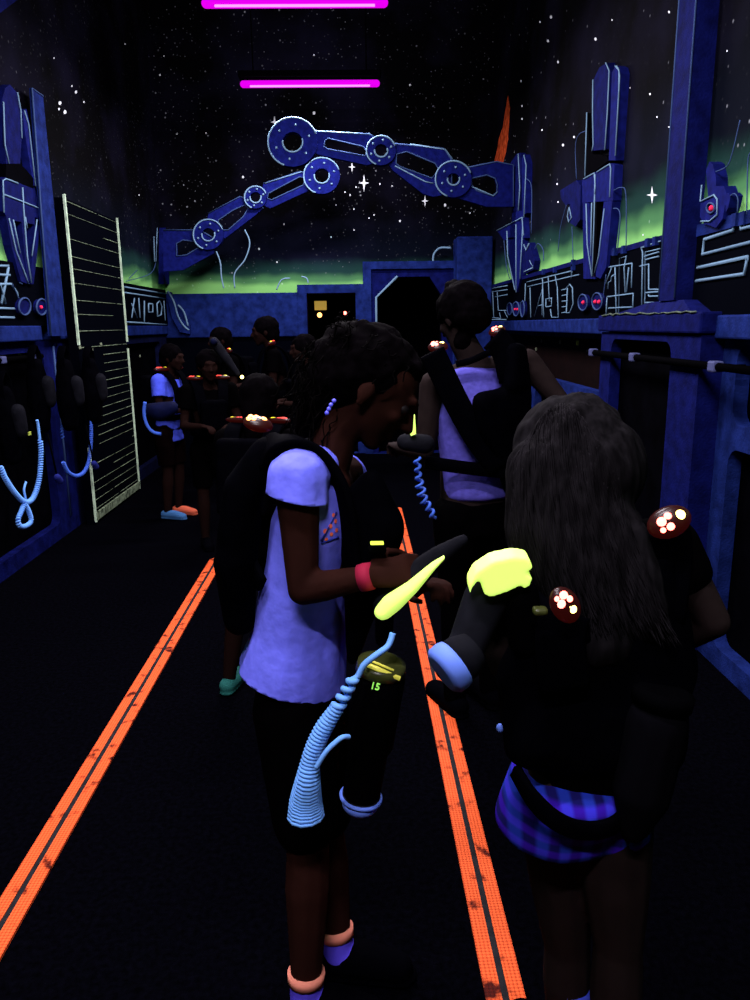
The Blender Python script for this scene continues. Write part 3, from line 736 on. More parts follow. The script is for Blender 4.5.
# ---------------- slatted panel on the left
t = thing('slatted_panel', 'tall black slatted panel with thin light lines and pale green uprights', 'panel', (XL+.12, 6.3, 0))
py0, py1 = 5.74, 6.96
bm = bmesh.new(); box(bm, (XL+.05, py0, 0), (XL+.115, py1, 2.38)); obj('backing', bm, 'panel_black', t)
for yy, m, r, z0 in ((py0, 'upright_green', .010, 0), (py1, 'upright_green', .004, 0)):
    for za, zb, rr in ((1.36, 2.40, r), (0.02, .60 if yy == py0 else 1.30, r*.9)):
        bm = bmesh.new(); box(bm, (XL+.115, yy-rr, za), (XL+.13, yy+rr, zb)); obj('upright', bm, m, t)
bm = bmesh.new(); rr = random.Random(5)
zz = 2.36
while zz > .1:
    if zz > 1.36 or True:
        a = py0+.03; b = py1-.02
        if zz < 1.3 and zz > .55: a = py0+.55 - (.3 if zz < .9 else 0)
        k = a
        while k < b:
            e = min(b, k+rr.uniform(.25, .9))
            if rr.random() > .12: tube(bm, [(XL+.12, k, zz), (XL+.12, e, zz)], rr.uniform(.0018, .0036) if zz < 1.3 else rr.uniform(.0018, .0036), 4)
            k = e+rr.uniform(.01, .05)
    zz -= rr.choice((.085, .10, .12)) if zz > 1.36 else .068
o = obj('slat_line', bm, 'slat_line', t)
bm = bmesh.new(); box(bm, (XL+.115, py0, .03), (XL+.13, py1, .09)); obj('bottom_rail', bm, 'slat_line', t)

# ---------------- black lights
for i, y in enumerate((7.42, 5.68, 4.05, 2.42, 0.8, -.8)):
    c = Vector((-.36, y, 3.57))
    ls = ['magenta glowing black light tube, the lower and farther of the two', 'magenta glowing black light tube cut by the top picture edge',
          'magenta black light tube hung overhead, third from the back', 'magenta black light tube hung above the camera', 'magenta black light tube hung just behind the camera', 'magenta black light tube hung at the near end of the hall']
    t = thing('blacklight_tube', ls[i], 'light', c, 'black light tubes hung across the hall')
    bm = bmesh.new(); tube(bm, [c+Vector((-.59, 0, 0)), c+Vector((.59, 0, 0))], .030, 14); 
    for s in (-1, 1): bmesh.ops.create_uvsphere(bm, u_segments=14, v_segments=8, radius=.030, matrix=Matrix.Translation(c+Vector((.59*s, 0, 0))))
    obj('tube', bm, 'tube_magenta', t, True)
    bm = bmesh.new(); tube(bm, [c+Vector((-.53, -.0235, -.0235)), c+Vector((.53, -.0235, -.0235))], .008, 8); obj('core_strip', bm, 'tube_core', t, True)  # core highlight added as a pale glowing strip along the tube's surface
    bm = bmesh.new(); box(bm, c+Vector((-.63, -.05, .045)), c+Vector((.63, .05, .10)), 0, .01); obj('fixture', bm, 'plastic_black', t)
    for s in (-1, 1):
        bm = bmesh.new(); tube(bm, [c+Vector((.5*s, 0, .1)), Vector((c.x+.5*s, c.y, ZC))], .006, 5); obj('hanging_cable', bm, 'plastic_black', t)
    # the tube shines down and to both sides
    for rx, off, en in ((0, (0, 0, -.034), 72), (-80, (0, -.034, 0), 14), (80, (0, .034, 0), 14)):
        ld = bpy.data.lights.new('blacklight', 'AREA'); ld.shape = 'RECTANGLE'; ld.size = 1.12; ld.size_y = .012
        ld.color = (1.0, 0.92, 1.0); ld.energy = en
        lo = bpy.data.objects.new('blacklight', ld); C.objects.link(lo); lo.location = off; lo.rotation_euler = (math.radians(rx), 0, 0); lo.parent = t

# ---------------- floor strips
for X, y0, y1, l in ((-.925, .2, 4.78, 'glowing orange ridged floor strip on the left ending in a rounded tip'), (.31, .2, 6.1, 'glowing orange ridged floor strip between the two girls')):
    t = thing('floor_strip', l, 'floor strip', (X, y0, 0), 'orange floor strips')
    for s in (-1, 1):
        bm = bmesh.new()
        e = [(X+s*.008, y0), (X+s*.045, y0), (X+s*.045, y1-.04), (X+s*.03, y1-.01), (X+s*.008, y1)]
        plate(bm, [[Vector((a, b, .001)) for a, b in e]], (0, 0, .008)); obj('ridged_strip', bm, 'orange_strip', t)
    bm = bmesh.new(); box(bm, (X-.0078, y0, .001), (X+.0078, y1, .0055)); obj('groove', bm, 'groove_grey', t)

# ================================================================== hanging rails, vests, cords on side walls
def helix(center, radius, turns_len, tube_r, bm, phase=0):
    """coiled cord along center points; radius may be a list; one turn every turns_len metres"""
    c = cat(center, 14); k = len(c)
    L_ = [0]
    for i in range(1, k): L_.append(L_[-1]+(c[i]-c[i-1]).length)
    tot = L_[-1]; n = int(tot/turns_len*11)+2
    pts = []; prev = None; j = 0
    for i in range(n):
        s = tot*i/(n-1)
        while j < k-2 and L_[j+1] < s: j += 1
        f = (s-L_[j])/max(1e-9, L_[j+1]-L_[j]); p = c[j].lerp(c[j+1], f); tg = (c[j+1]-c[j]).normalized()
        a = tg.cross(Vector((0, 1, .05))) if prev is None else prev-tg*prev.dot(tg)
        a.normalize(); prev = a; b = tg.cross(a)
        rad = radius if not isinstance(radius, (list, tuple)) else np.interp(s/tot, np.linspace(0, 1, len(radius)), radius)
        ang = phase+2*PI*s/turns_len
        pts.append(p+(a*math.cos(ang)+b*math.sin(ang))*rad)
    tube(bm, pts, tube_r, 6)

def rail(x, ya, yb, z, label, clamps):
    t = thing('hanging_rail', label, 'rail', (x, (ya+yb)/2, z))
    bm = bmesh.new(); tube(bm, [(x, ya, z), (x, yb, z)], .017, 10); obj('pipe', bm, 'plastic_black', t)
    for y in clamps:
        bm = bmesh.new(); box(bm, (x-.022, y-.03, z-.022), (x+.022, y+.03, z+.022), 0, .008); obj('clamp', bm, 'clamp_white', t)
        bm = bmesh.new(); box(bm, (x, y-.008, z-.008), (XR+.34 if x > 0 else XL-.34, y+.008, z+.008)) if False else tube(bm, [(x, y, z), (x+(.12 if x > 0 else -.12), y, z)], .008, 6); obj('bracket', bm, 'plastic_black', t)
rail(1.43, 2.6, 4.72, 1.300, 'black pipe rail with pale clamps running past the right bays', [3.03, 3.93, 4.62])
rail(XL+.02, 2.6, 5.3, 1.30, 'black pipe rail over the left vest bay', [4.7, 5.15])

def hang_vest(label, p, group, yaw=0, col='plastic_grey'):
    """vest pack hanging on a hook with its phaser bulb"""
    t = thing('hanging_vest', label, 'vest', p, group)
    parts = chain(E(p+Vector((0, 0, .0)), (.05, .05, .04)), E(p+Vector((0, 0, -.10)), (.065, .085, .07)), E(p+Vector((0, 0, -.26)), (.07, .10, .08)), E(p+Vector((0, 0, -.40)), (.05, .08, .05)))
    obj('vest_body', fuse(parts, .012, 3, .008, 9), 'vest_black', t, True)
    parts = chain(E(p+Vector((.07, -.01, -.12)), (.045, .05, .05)), E(p+Vector((.075, 0, -.22)), (.04, .045, .07)))
    obj('phaser_grip', fuse(parts, .01, 3), col, t, True)
    for s in (-1, 1):
        bm = bmesh.new(); band(bm, cat([p+Vector((0, s*.05, -.06)), p+Vector((0, s*.055, .05)), p+Vector((0, s*.02, .10)), p+Vector((0, 0, .12))], 4), Vector((1, 0, 0)), .05, .008)
        obj('shoulder_strap', bm, 'vest_black', t)
    return t
for i, (x, y, l) in enumerate(((5, 400, 'dark laser vest hanging at the left picture edge'), (36, 372, 'dark laser vest above the knotted blue cord'), (65, 372, 'dark laser vest between the two blue cords'), (90, 370, 'dark laser vest beside the slatted panel'))):
    p = onx(x, y, XL+.20 if x > 60 else XL+.05); hang_vest(l, p+Vector((0, 0, .05)), 'vests hanging on the left wall')
XV = XL+.14
def V(l, X=XV): return [onx(x, y, X) for x, y in l]
# knotted cord
t = thing('coiled_cord', 'bright blue coiled cord with a knotted loop at its bottom', 'cord', onx(25, 500, XV), 'coiled cords on the left wall')
bm = bmesh.new(); helix(V([(0, 466), (5, 478), (15, 493), (25, 502), (33, 498), (39, 480), (41, 455), (40, 440)]), .012, .016, .0055, bm)
tube(bm, cat(V([(40, 442), (38, 425), (37, 420)]), 4), .009)
obj('coil', bm, 'cord_blue', t)
bm = bmesh.new(); lp = V([(25, 502), (21, 512), (18, 520), (20, 526), (26, 526), (31, 521), (29, 512), (25, 504)]); helix(lp, .010, .015, .006, bm); tube(bm, cat(V([(26, 500), (24, 490), (26, 482)]), 4), .007); obj('loop', bm, 'cord_blue', t)
t = thing('coiled_cord', 'blue coiled cord hanging in a plain loop near the slatted panel', 'cord', onx(75, 470, XV), 'coiled cords on the left wall')
bm = bmesh.new(); helix(V([(63, 462), (68, 472), (76, 476), (84, 472), (89, 460), (91, 440), (91, 425)], XL+.19), .010, .015, .005, bm); tube(bm, cat(V([(91, 427), (90, 412)], XL+.19), 4), .008); obj('coil', bm, 'cord_dim', t)
t = thing('coiled_cord', 'short broken-looking blue cord piece between the two long cords', 'cord', onx(63, 430, XV), 'coiled cords on the left wall')
bm = bmesh.new(); helix(V([(63, 438), (62, 430), (64, 420)]), .008, .02, .005, bm); obj('coil', bm, 'cord_dim', t)
# tags: small number tags above the hooks
def tagdot(x, y, X, w, h, m, l, g, cat_='tag'):
    p = onx(x, y, X); bm = bmesh.new(); box(bm, p-Vector((.004, w/2, h/2)), p+Vector((.004, w/2, h/2)), 0, .002)
    o = obj('number_tag', bm, m); tag(o, l, cat_, g)
g = 'small number tags over the right bays'
tagdot(577.5, 343, XR+.094, .05, .035, 'tag_yellow', 'pale yellow number tag in the right recess, fourth from the right pillar', g)
tagdot(602, 347, XR+.094, .03, .05, 'tag_yellow', 'upright yellow number tag at the near end of the long right recess', g)
tagdot(732, 355, XR+.065, .035, .045, 'tag_yellow', 'green-yellow number tag in the recess at the right picture edge', g)
for x, y, l in ((518.5, 347, 'tiny pale tag behind the woman in white tank top'), (536, 349, 'tiny pale tag left of the vertical white tag'), (541.5, 341, 'tiny upright white tag in the long right recess'), (560, 342, 'tiny white tag midway along the right recess')):
    tagdot(x, y, XR+.094, .03, .03, 'tag_dot', l, g)
g = 'small number tags over the left bay'
for x, y, m, l in ((11.5, 348, 'tag_dot', 'tiny grey tag at far left under the ledge'), (19.5, 353.5, 'tag_yellow', 'bright yellow tag under the left ledge'), (29.5, 433.5, 'tag_yellow', 'tiny yellow tag left of the knotted cord'),
                   (80, 347.5, 'tag_dot', 'tiny pale tag at the foot of the upper slats'), (92, 350, 'tag_dot', 'second tiny pale tag at the foot of the upper slats'), (101, 344, 'tag_dot', 'third tiny pale tag at the foot of the upper slats'), (140, 356, 'tag_dot', 'tiny pale tag right of the slatted panel')):
    tagdot(x, y, XL+.122 if 75 < x < 110 else (XL+.15 if y > 400 else XL-.060), .035, .022, m, l, g)
for x, y, l in ((57.5, 480, 'small blue-grey phaser tip hanging left of the left wall post'), (94, 466, 'small blue phaser tip hanging beside the slatted panel')):
    p = onx(x, y, XL+.22); t = thing('phaser_tip', l, 'phaser', p, 'phaser tips hanging on the left wall')
    bm = fuse(chain(E(p+Vector((0, 0, .02)), .022), E(p+Vector((.0, .03, -.01)), .026)), .006, 2); obj('muzzle', bm, 'cord_shade', t, True)
    bm = bmesh.new(); tube(bm, [p+Vector((0, 0, .02)), p+Vector((-.03, 0, .30))], .006, 6); obj('cable', bm, 'plastic_black', t)

# ================================================================== PEOPLE
def hand_parts(M, s, curl=0.9, side=1, spread=.0, thumb=0.5):
    """wrist at origin, fingers +X, palm faces -Z, thumb on side*Y"""
    out = []
    out += chain(E((0, 0, 0), (.022*s, .024*s, .017*s)), E((.045*s, 0, 0), (.024*s, .036*s, .014*s)), E((.082*s, 0, -.002*s), (.012*s, .037*s, .012*s)))
    for i, (yy, L_) in enumerate(((.029, .067), (.010, .076), (-.010, .071), (-.028, .055))):
        p = Vector((.085*s, yy*side*s, 0)); a = 0.12; r = .0088*s
        for k, f in enumerate((.45, .31, .24)):
            a += curl*(.55, .8, .55)[k]
            d = Vector((math.cos(a), spread*yy*12*side, -math.sin(a))).normalized()
            q = p+d*L_*f*s*1.08; out += limb((p, r), (q, r*.92)); p = q; r *= .92
    p = Vector((.022*s, .026*side*s, -.006*s)); q = p+Vector((.032*s, .026*side*s, -.014*s)); r_ = q+Vector((.028*s, .004*side*s, -.016*s-.02*thumb*s)); w = r_+Vector((.018*s, -.008*side*s, -.018*s*thumb))
    out += limb((p, .013*s), (q, .0105*s), (r_, .0095*s), (w, .008*s))
    return xf(out, M)
def head_parts(M, s):
    """face +X; origin at the middle of the head"""
    o = []
    o += [E((-.012, 0, .022), (.094, .074, .086), None, 3)]
    o += [E((.030, 0, -.015), (.062, .060, .075), None, 3)]
    o += chain(E((.035, 0, -.05), (.045, .055, .035)), E((.062, 0, -.088), (.022, .026, .018)))           # jaw to chin
    o += chain(E((.0, 0, -.045), (.045, .056, .03)), E((.03, 0, -.07), (.03, .045, .02)))
    o += limb(((.085, 0, .018), .008), ((.100, 0, -.008), .009), ((.108, 0, -.024), .0115))                 # nose
    for k in (-1, 1): o += [E((.098, k*.011, -.027), .008)]
    o += limb(((.082, -.028, .028), .010), ((.090, 0, .024), .009), ((.082, .028, .028), .010))             # brow
    o += [E((.084, 0, -.050), (.013, .022, .0055)), E((.082, 0, -.061), (.012, .019, .006))]                # lips
    for k in (-1, 1):
        o += [E((.062, k*.036, -.018), (.022, .020, .018))]
        o += [E((-.004, k*.075, -.008), (.017, .009, .028)), E((-.002, k*.074, -.03), (.009, .007, .012))]  # ears
    o += [E((.0, 0, .0), (.08, .066, .08))]
    return xf(o, M @ Matrix.Scale(s, 4))

def pose(base, yaw, h, lean=0.0, arms='hold', w=1.0):
    """joint table in world space for a standing figure. base: floor point, yaw: facing"""
    R = Matrix.Rotation(yaw, 4, 'Z'); B = Matrix.Translation(base) @ R
    def W(x, y, z): return B @ Vector((x*h, y*h, z*h))
    sl, cl = math.sin(lean), math.cos(lean)
    def U(x, y, z):   # upper body leaning about the hip
        dz = z-.52; return W(x*cl+dz*sl, y, .52+dz*cl-x*sl)
    J = dict(R=R.to_3x3(), T=(R @ Matrix.Rotation(lean, 4, 'Y')).to_3x3(), h=h, W=W, U=U)
    J['pelvis'] = W(0, 0, .52); J['waist'] = U(0, 0, .61); J['chest'] = U(0, 0, .715); J['sho'] = U(-.005, 0, .79); J['neck'] = U(.0, 0, .845)
    J['head'] = U(.02, 0, .925)
    for s, k in ((1, 'L'), (-1, 'R')):
        J['hip'+k] = W(0, .052*s, .50); J['knee'+k] = W(.012, .058*s, .275); J['ank'+k] = W(-.01, .058*s, .045)
        J['sh'+k] = U(-.005, .105*s*w, .80)
        if arms == 'hold':
            J['el'+k] = U(.03, .135*s*w, .635); J['wr'+k] = U(.17, .065*s, .66); J['ha'+k] = Vector(J['T'] @ Vector((.9, -.5*s, .1)))
        elif arms == 'down':
            J['el'+k] = U(-.01, .135*s*w, .64); J['wr'+k] = U(.03, .135*s, .50); J['ha'+k] = Vector((0, 0, -1))
    J['hm'] = None
    return J

def torso_els(J, g=0.0, w=1.0, z=('pelvis', 'waist', 'chest', 'sho')):
    h = J['h']; T = J['T']; d = {}
    d['pelvis'] = E(J['pelvis'], (.058*h+g, .088*h*w+g, .05*h), T, 3); d['waist'] = E(J['waist'], (.050*h+g, .072*h*w+g, .04*h), T, 3)
    d['chest'] = E(J['chest'], (.060*h+g, .088*h*w+g, .045*h), T, 3); d['sho'] = E(J['sho'], (.040*h+g*.6, .092*h*w+g, .022*h+g*.5), T, 3)
    return [d[k] for k in z]
def figure(J, voxel=.007, hs=None, curl=1.0, w=1.0, arm_r=1.0):
    h = J['h']; p = []
    p += chain(*torso_els(J, 0, w))
    p += limb((J['sho'], .034*h), (J['neck'], .030*h), (J['head']-(J['head']-J['neck'])*.25, .032*h))
    hm = J['hm'] or (Matrix.Translation(J['head']) @ J['T'].to_4x4())
    p += head_parts(hm, hs or (.135*h/.20)*.98)
    for s, k in ((1, 'L'), (-1, 'R')):
        p += limb((J['sh'+k], .031*h*arm_r), (J['sh'+k].lerp(J['el'+k], .45), .026*h*arm_r), (J['el'+k], .0205*h*arm_r), (J['el'+k].lerp(J['wr'+k], .3), .021*h*arm_r), (J['wr'+k], .0145*h))
        p += limb((J['sho'].lerp(J['sh'+k], .4), .034*h), (J['sh'+k], .031*h))
        M = J.get('hM'+k)
        if M is None:
            M = frame_of(J['ha'+k], Vector((0, 0, 1)) if abs(Vector(J['ha'+k]).normalized().z) < .9 else J['T'] @ Vector((1, 0, 0)), J['wr'+k])
        p += hand_parts(M, h/1.72*1.02, curl, -s)
        p += limb((J['hip'+k], .050*h), (J['hip'+k].lerp(J['knee'+k], .5), .043*h), (J['knee'+k], .031*h), (J['knee'+k].lerp(J['ank'+k], .3), .033*h), (J['ank'+k], .021*h))
        fd = J.get('foot'+k, J['R'] @ Vector((1, 0, 0)))
        a = J['ank'+k]; p += limb((a, .021*h), (a+Vector(fd)*.01*h+Vector((0, 0, -.022*h)), .022*h), (a+Vector(fd)*.085*h+Vector((0, 0, -.03*h)), .014*h))
    return p, hm
def shoes(J, root, m='shoe_black', keys='LR'):
    h = J['h']
    for k in keys:
        fd = Vector(J.get('foot'+k, J['R'] @ Vector((1, 0, 0)))); a = J['ank'+k]; F_ = frame_of(fd, Vector((0, 0, 1)), Vector((a.x, a.y, a.z-.045*h)))
        q = xf(chain(E((-.02*h, 0, .026*h), (.024*h, .026*h, .026*h)), E((.04*h, 0, .027*h), (.03*h, .030*h, .027*h)), E((.10*h, 0, .020*h), (.024*h, .027*h, .020*h)))+[H(E((-.022*h, 0, .007*h), (.024*h, .026*h, .007*h)), E((.10*h, 0, .007*h), (.028*h, .027*h, .007*h)))], F_)
        obj('shoe', fuse(q, .006, 2), m, root, True)
def shirt(J, root, m, w=1.0, g=.012, sleeve=.45, hem=-.06, neckcut=True, name='shirt', hemlist=None, voxel=.008, amp=.004, neck_tilt=.55):
    h = J['h']; T = J['T']; dn = T @ Vector((0, 0, 1))
    els = torso_els(J, g, w)
    lo = E(Vector(J['pelvis'])+Vector((0, 0, hem*h)), (.064*h+g, .094*h*w+g, .03*h), J['R'], 3)
    p = chain(lo, *els)
    for k in 'LR':
        if not sleeve: continue
        e = J['sh'+k].lerp(J['el'+k], sleeve+.12)
        p += limb((J['sho'].lerp(J['sh'+k], .5), .036*h+g*.5), (J['sh'+k], .034*h+g*.7), (e, .030*h+g))
    bm = fuse(p, voxel, 3, amp, 9, (1, 1, .5))
    for k in 'LR':
        if not sleeve: continue
        d = (J['el'+k]-J['sh'+k]).normalized(); cut(bm, J['sh'+k].lerp(J['el'+k], sleeve), d, .085*h)
    if neckcut:
        cut(bm, Vector(J['neck'])-dn*.022*h, dn-T @ Vector((neck_tilt*-1, 0, 0)) if True else dn, .060*h)
    cut(bm, Vector(J['pelvis'])+Vector((0, 0, (hem-.005)*h)), (0, 0, -1))
    o = obj(name, bm, m, root, True); solid(o, .003); return o
def shorts(J, root, m, leg=.45, g=.010, w=1.0, name='shorts'):
    h = J['h']
    p = chain(E(Vector(J['pelvis'])+Vector((0, 0, .03*h)), (.056*h+g, .084*h*w+g, .03*h), J['R'], 3), E(J['pelvis'], (.060*h+g, .092*h*w+g, .05*h), J['R'], 3))
    for k in 'LR':
        e = J['hip'+k].lerp(J['knee'+k], leg+.1); p += limb((J['hip'+k], .054*h+g), (e, .046*h*(1 if leg < .8 else .85)+g))
        if leg > 1: p += limb((J['knee'+k], .034*h+g), (J['ank'+k], .024*h+g))
    bm = fuse(p, .008, 3, .003, 9)
    if leg < 1:
        for k in 'LR': d = (J['knee'+k]-J['hip'+k]).normalized(); cut(bm, J['hip'+k].lerp(J['knee'+k], leg), d, .10*h)
    o = obj(name, bm, m, root, True); return o
def rbox(c, sz, T, r=.02):
    """points of a rounded box"""
    a = [s/2-r for s in sz]; c = Vector(c)
    return H(*[E(c+T @ Vector((i*a[0], j*a[1], k*a[2])), r) for i in (-1, 1) for j in (-1, 1) for k in (-1, 1)])
def shoulder_light(p, up, along, parent, r=.026, a='led_red', b='led_yellow', dome='dome_red', elong=1.0):
    """little lamp pod with two LEDs"""
    up, along = Vector(up).normalized(), Vector(along).normalized()
    M = Matrix.Translation(p) @ Matrix((along, up.cross(along).normalized(), up)).transposed().to_4x4()
    bm = bmesh.new(); bmesh.ops.create_uvsphere(bm, u_segments=18, v_segments=10, radius=r, matrix=M @ Matrix.Diagonal((1.25*elong, .9, .6, 1)))
    for f in bm.faces: f.smooth = True
    n0 = len(bm.faces)
    rl_ = random.Random(int(abs(p[0]*997+p[2]*313)*10))
    for dx, dy, mi, q in ((-.50, .15, 1, .30), (-.22, -.25, 1, .27), (-.12, .28, 1, .24), (-.62, -.3, 1, .18), (.45, .1, 2, .27), (.22, .02, 2, .18)):
        rr = bmesh.ops.create_uvsphere(bm, u_segments=12, v_segments=8, radius=r*q*rl_.uniform(.85, 1.15), matrix=M @ Matrix.Translation((dx*r*1.1*elong, dy*r, r*.46)) @ Matrix.Diagonal((1.0*elong, 1, .7, 1)))
        for v in rr['verts']:
            for f in v.link_faces: f.material_index = mi; f.smooth = True
    return obj('shoulder_light', bm, [dome, a, b], parent)
def vroot(root):
    v = bpy.data.objects.new('laser_vest', None); C.objects.link(v); v.parent = root; return v
def strap(v, pts, wd, w, t, name='shoulder_strap'):
    bm = bmesh.new(); band(bm, pts, wd, w, t); return obj(name, bm, 'vest_black', v)
def vest(J, root, w=1.0, lights=((1, 0), (-1, 0)), front=True, g=.02, lr=.026, back=(.10, .24, .34), elong=1.0, belt=True, strapw=.075, lightmats=None, leds=('led_red', 'led_yellow')):
    """harness: straps are the vest mesh, packs and lamps its sub-parts"""
    h = J['h']; T = J['T']; U = J['U']; sc = h/1.5
    X = lambda v: T @ Vector(v)
    tops = []; v = vroot(root)
    for s in (1, -1):
        path = [U(.085, .045*s, .70), U(.078, .052*s, .76), U(.045, .060*s*w, .825), U(-.005, .066*s*w, .850), U(-.055, .062*s*w, .825), U(-.085, .055*s, .76), U(-.09, .05*s, .68)]
        strap(v, cat(path, 5), X((0, 1, 0)), strapw*sc, .014); tops.append(path[3])
    if belt:
        ring = [U(.078*math.cos(a), .098*w*math.sin(a), .60) for a in np.linspace(0, 2*PI, 25)]
        strap(v, ring, X((0, 0, 1)), .05*sc, .012, 'belt')
    if front:
        obj('front_pack', fuse([rbox(U(.105, 0, .70), (.075*sc, .19*sc, .22*sc), T, .018)], .008, 3, .002, 12), 'vest_black', v, True)
    obj('back_pack', fuse([rbox(U(-.115, 0, .70), (back[0]*sc, back[1]*sc, back[2]*sc), T, .022)], .008, 3, .002, 12), 'vest_black', v, True)
    for s, fwd in lights:
        shoulder_light(U(-.005+fwd, .066*s*w, .863), X((0, 0, 1)), X((1, 0, 0)) if elong == 1 else X((.3, 1, 0)), v, lr, leds[0], leds[1], elong=elong)
    return v
def eyes(hm, s, root):
    for k in (-1, 1):
        bm = bmesh.new(); bmesh.ops.create_uvsphere(bm, u_segments=14, v_segments=10, radius=.0115*s, matrix=hm @ Matrix.Scale(1, 4) @ Matrix.Translation(Vector((.0745, k*.031, .004))*s))
        obj('eye', bm, 'eye_dark', root, True)

# ------------------------------------------------ girl in the white T-shirt (centre)
gb = at(318, 985, 1.50); gb.z = 0
gx = at(318, 560, 1.52)
J = pose(Vector((-.095, 1.52, 0)), math.radians(-8), 1.50, .03)
J['pelvis'] = at(300, 690, 1.52); J['waist'] = at(304, 620, 1.52); J['chest'] = at(318, 535, 1.52); J['sho'] = at(322, 478, 1.52); J['neck'] = at(338, 432, 1.52)
J['head'] = at(373, 388, 1.52)
J['hipL'] = at(312, 705, 1.60); J['hipR'] = at(295, 705, 1.46)
J['kneeL'] = at(324, 830, 1.55); J['kneeR'] = at(308, 840, 1.42)
aL = at(338, 950, 1.49); aR = at(306, 990, 1.37); aL.z = .075; aR.z = .075
J['ankL'] = aL; J['ankR'] = aR
J['shR'] = at(297, 478, 1.39); J['elR'] = at(303, 590, 1.36); J['wrR'] = at(367, 577, 1.33)
J['shL'] = at(345, 474, 1.66); J['elL'] = at(380, 570, 1.68); J['wrL'] = at(412, 590, 1.50)
J['T'] = frame_of((1, -.12, -.12), Vector((0, 0, 1))).to_3x3()
J['hm'] = frame_of((.80, -.10, -.62), Vector((.45, 0, .80)), J['head'])
J['hMR'] = frame_of((.95, .15, .12), Vector((0.1, -.75, .55)), J['wrR'])
J['hML'] = frame_of((.35, -.5, .35), Vector((0, .5, .85)), J['wrL'])
root = thing('person', 'girl in glowing white t-shirt and black vest looking down at a phaser', 'person', (-.1, 1.52, 0))
p, hm = figure(J, .0055, .98, .8, .9, .97)
obj('body', fuse(p, .0055, 3), 'skin_dark', root, True)
eyes(hm, .98, root)
# T-shirt traced from its own outline sections
T_ = J['T']; s3 = []
def sec(px, py, Y, rx, ry, rz=.03): return E(at(px, py, Y), (rx, ry, rz), T_, 3)
p = chain(sec(286, 706, 1.52, .134, .15, .05), sec(300, 625, 1.52, .100, .130), sec(308, 570, 1.52, .092, .128), sec(314, 520, 1.52, .090, .138, .035), sec(322, 478, 1.53, .066, .138, .030))
bm = fuse(p, .006, 3, .009, 9, (1, 1, .5))
cut(bm, at(351, 494, 1.52), (.80, 0, .60))
cut(bm, at(285, 694, 1.41), (-.27, 0, -.96))
sl = []
q = limb((at(318, 468, 1.48), .046), (J['shR'], .056), (at(297, 512, 1.38), .062))
b2 = fuse(q, .006, 3, .006, 11); cut(b2, at(298, 498, 1.38), (-.22, 0, -1)); sl.append(b2)
q = limb((at(330, 470, 1.60), .045), (J['shL'], .048), (at(356, 505, 1.67), .055))
b2 = fuse(q, .006, 3); cut(b2, J['shL'].lerp(J['elL'], .40), (J['elL']-J['shL'])); sl.append(b2)
for b2 in sl:
    mm = bpy.data.meshes.new('tmp'); b2.to_mesh(mm); b2.free(); bm.from_mesh(mm); bpy.data.meshes.remove(mm)
sh = obj('t_shirt', bm, 'shirt_white', root, True); solid(sh, .003)
bv = bmesh.new(); bv.from_mesh(sh.data); bmesh.ops.transform(bv, matrix=root_matrix(root), verts=bv.verts); tree = BVHTree.FromBMesh(bv); bv.free()
def cast(px, py):
    d = ray(px, py).normalized(); h_ = tree.ray_cast(CP, d); return h_[0], h_[1]
# printed emblem and seams on the shirt
bm = bmesh.new()
for x, y, r, mi in ((325, 531, 2.5, 0), (330, 526, 2.3, 0), (335, 521, 2.2, 0), (326, 539, 1.8, 0), (331, 534, 2.0, 0), (336, 530, 2.2, 0), (333, 515, 2.0, 0)):
    h_, n_ = cast(x, y)
    if h_ is None: continue
    F_ = frame_of(n_, Vector((0, 0, 1)), h_+n_*.0015)
    vs = [bm.verts.new(F_ @ Vector((0, math.cos(a)*r/760*1.5, math.sin(a)*r/760*1.5))) for a in np.linspace(0, 2*PI, 13)[:-1]]
    f = bm.faces.new(vs); f.material_index = mi
tri = [cast(*q) for q in ((321, 541), (327, 530), (336, 512))]
if all(q[0] for q in tri): tube(bm, [q[0]+q[1]*.001 for q in tri], .0022, 4, 1)
tri = [cast(*q) for q in ((321, 543), (330, 540), (338, 537))]
if all(q[0] for q in tri): tube(bm, [q[0]+q[1]*.001 for q in tri], .0022, 4, 1)
obj('shirt_print', bm, ['print_orange', 'print_navy'], root)
# black shorts and dark leggings
p = chain(sec(298, 690, 1.52, .088, .125, .04), sec(303, 730, 1.52, .095, .13, .04))
for k in 'LR': p += limb((J['hip'+k], .092), (J['hip'+k].lerp(J['knee'+k], .85), .072))
obj('shorts', fuse(p, .008, 3, .003, 9), 'cloth_black', root, True)
for k in 'LR':
    a = J['ank'+k]; kn = J['knee'+k]
    bm = bmesh.new(); d = (kn-a).normalized()
    tube(bm, [a+d*.022, a+d*.045], [.040, .041], 18); obj('sock_cuff', bm, 'sock_orange', root, True)
    fd = Vector((1, -.15, 0)).normalized()
    q = limb((a+d*.020, .037), (a+Vector((0, 0, -.02)), .037), (a+fd*.05+Vector((0, 0, -.03)), .030)); obj('sock', fuse(q, .006, 2), 'sock_blue', root, True)
J['footR'] = J['footL'] = Vector((1, -.15, 0)).normalized()
hh = J['h']; J['h'] = 1.5
for k in 'LR':
    a = J['ank'+k]; F_ = frame_of(J['foot'+k], Vector((0, 0, 1)), Vector((a.x, a.y, 0)))
    q = xf(chain(E((-.035, 0, .035), (.034, .036, .035)), E((.055, 0, .044), (.045, .045, .043)), E((.14, 0, .030), (.036, .040, .030)))+[H(E((-.035, 0, .011), (.038, .039, .011)), E((.145, 0, .011), (.042, .041, .011)))], F_)
    bm = fuse(q, .006, 2); obj('shoe', bm, 'shoe_black', root, True)
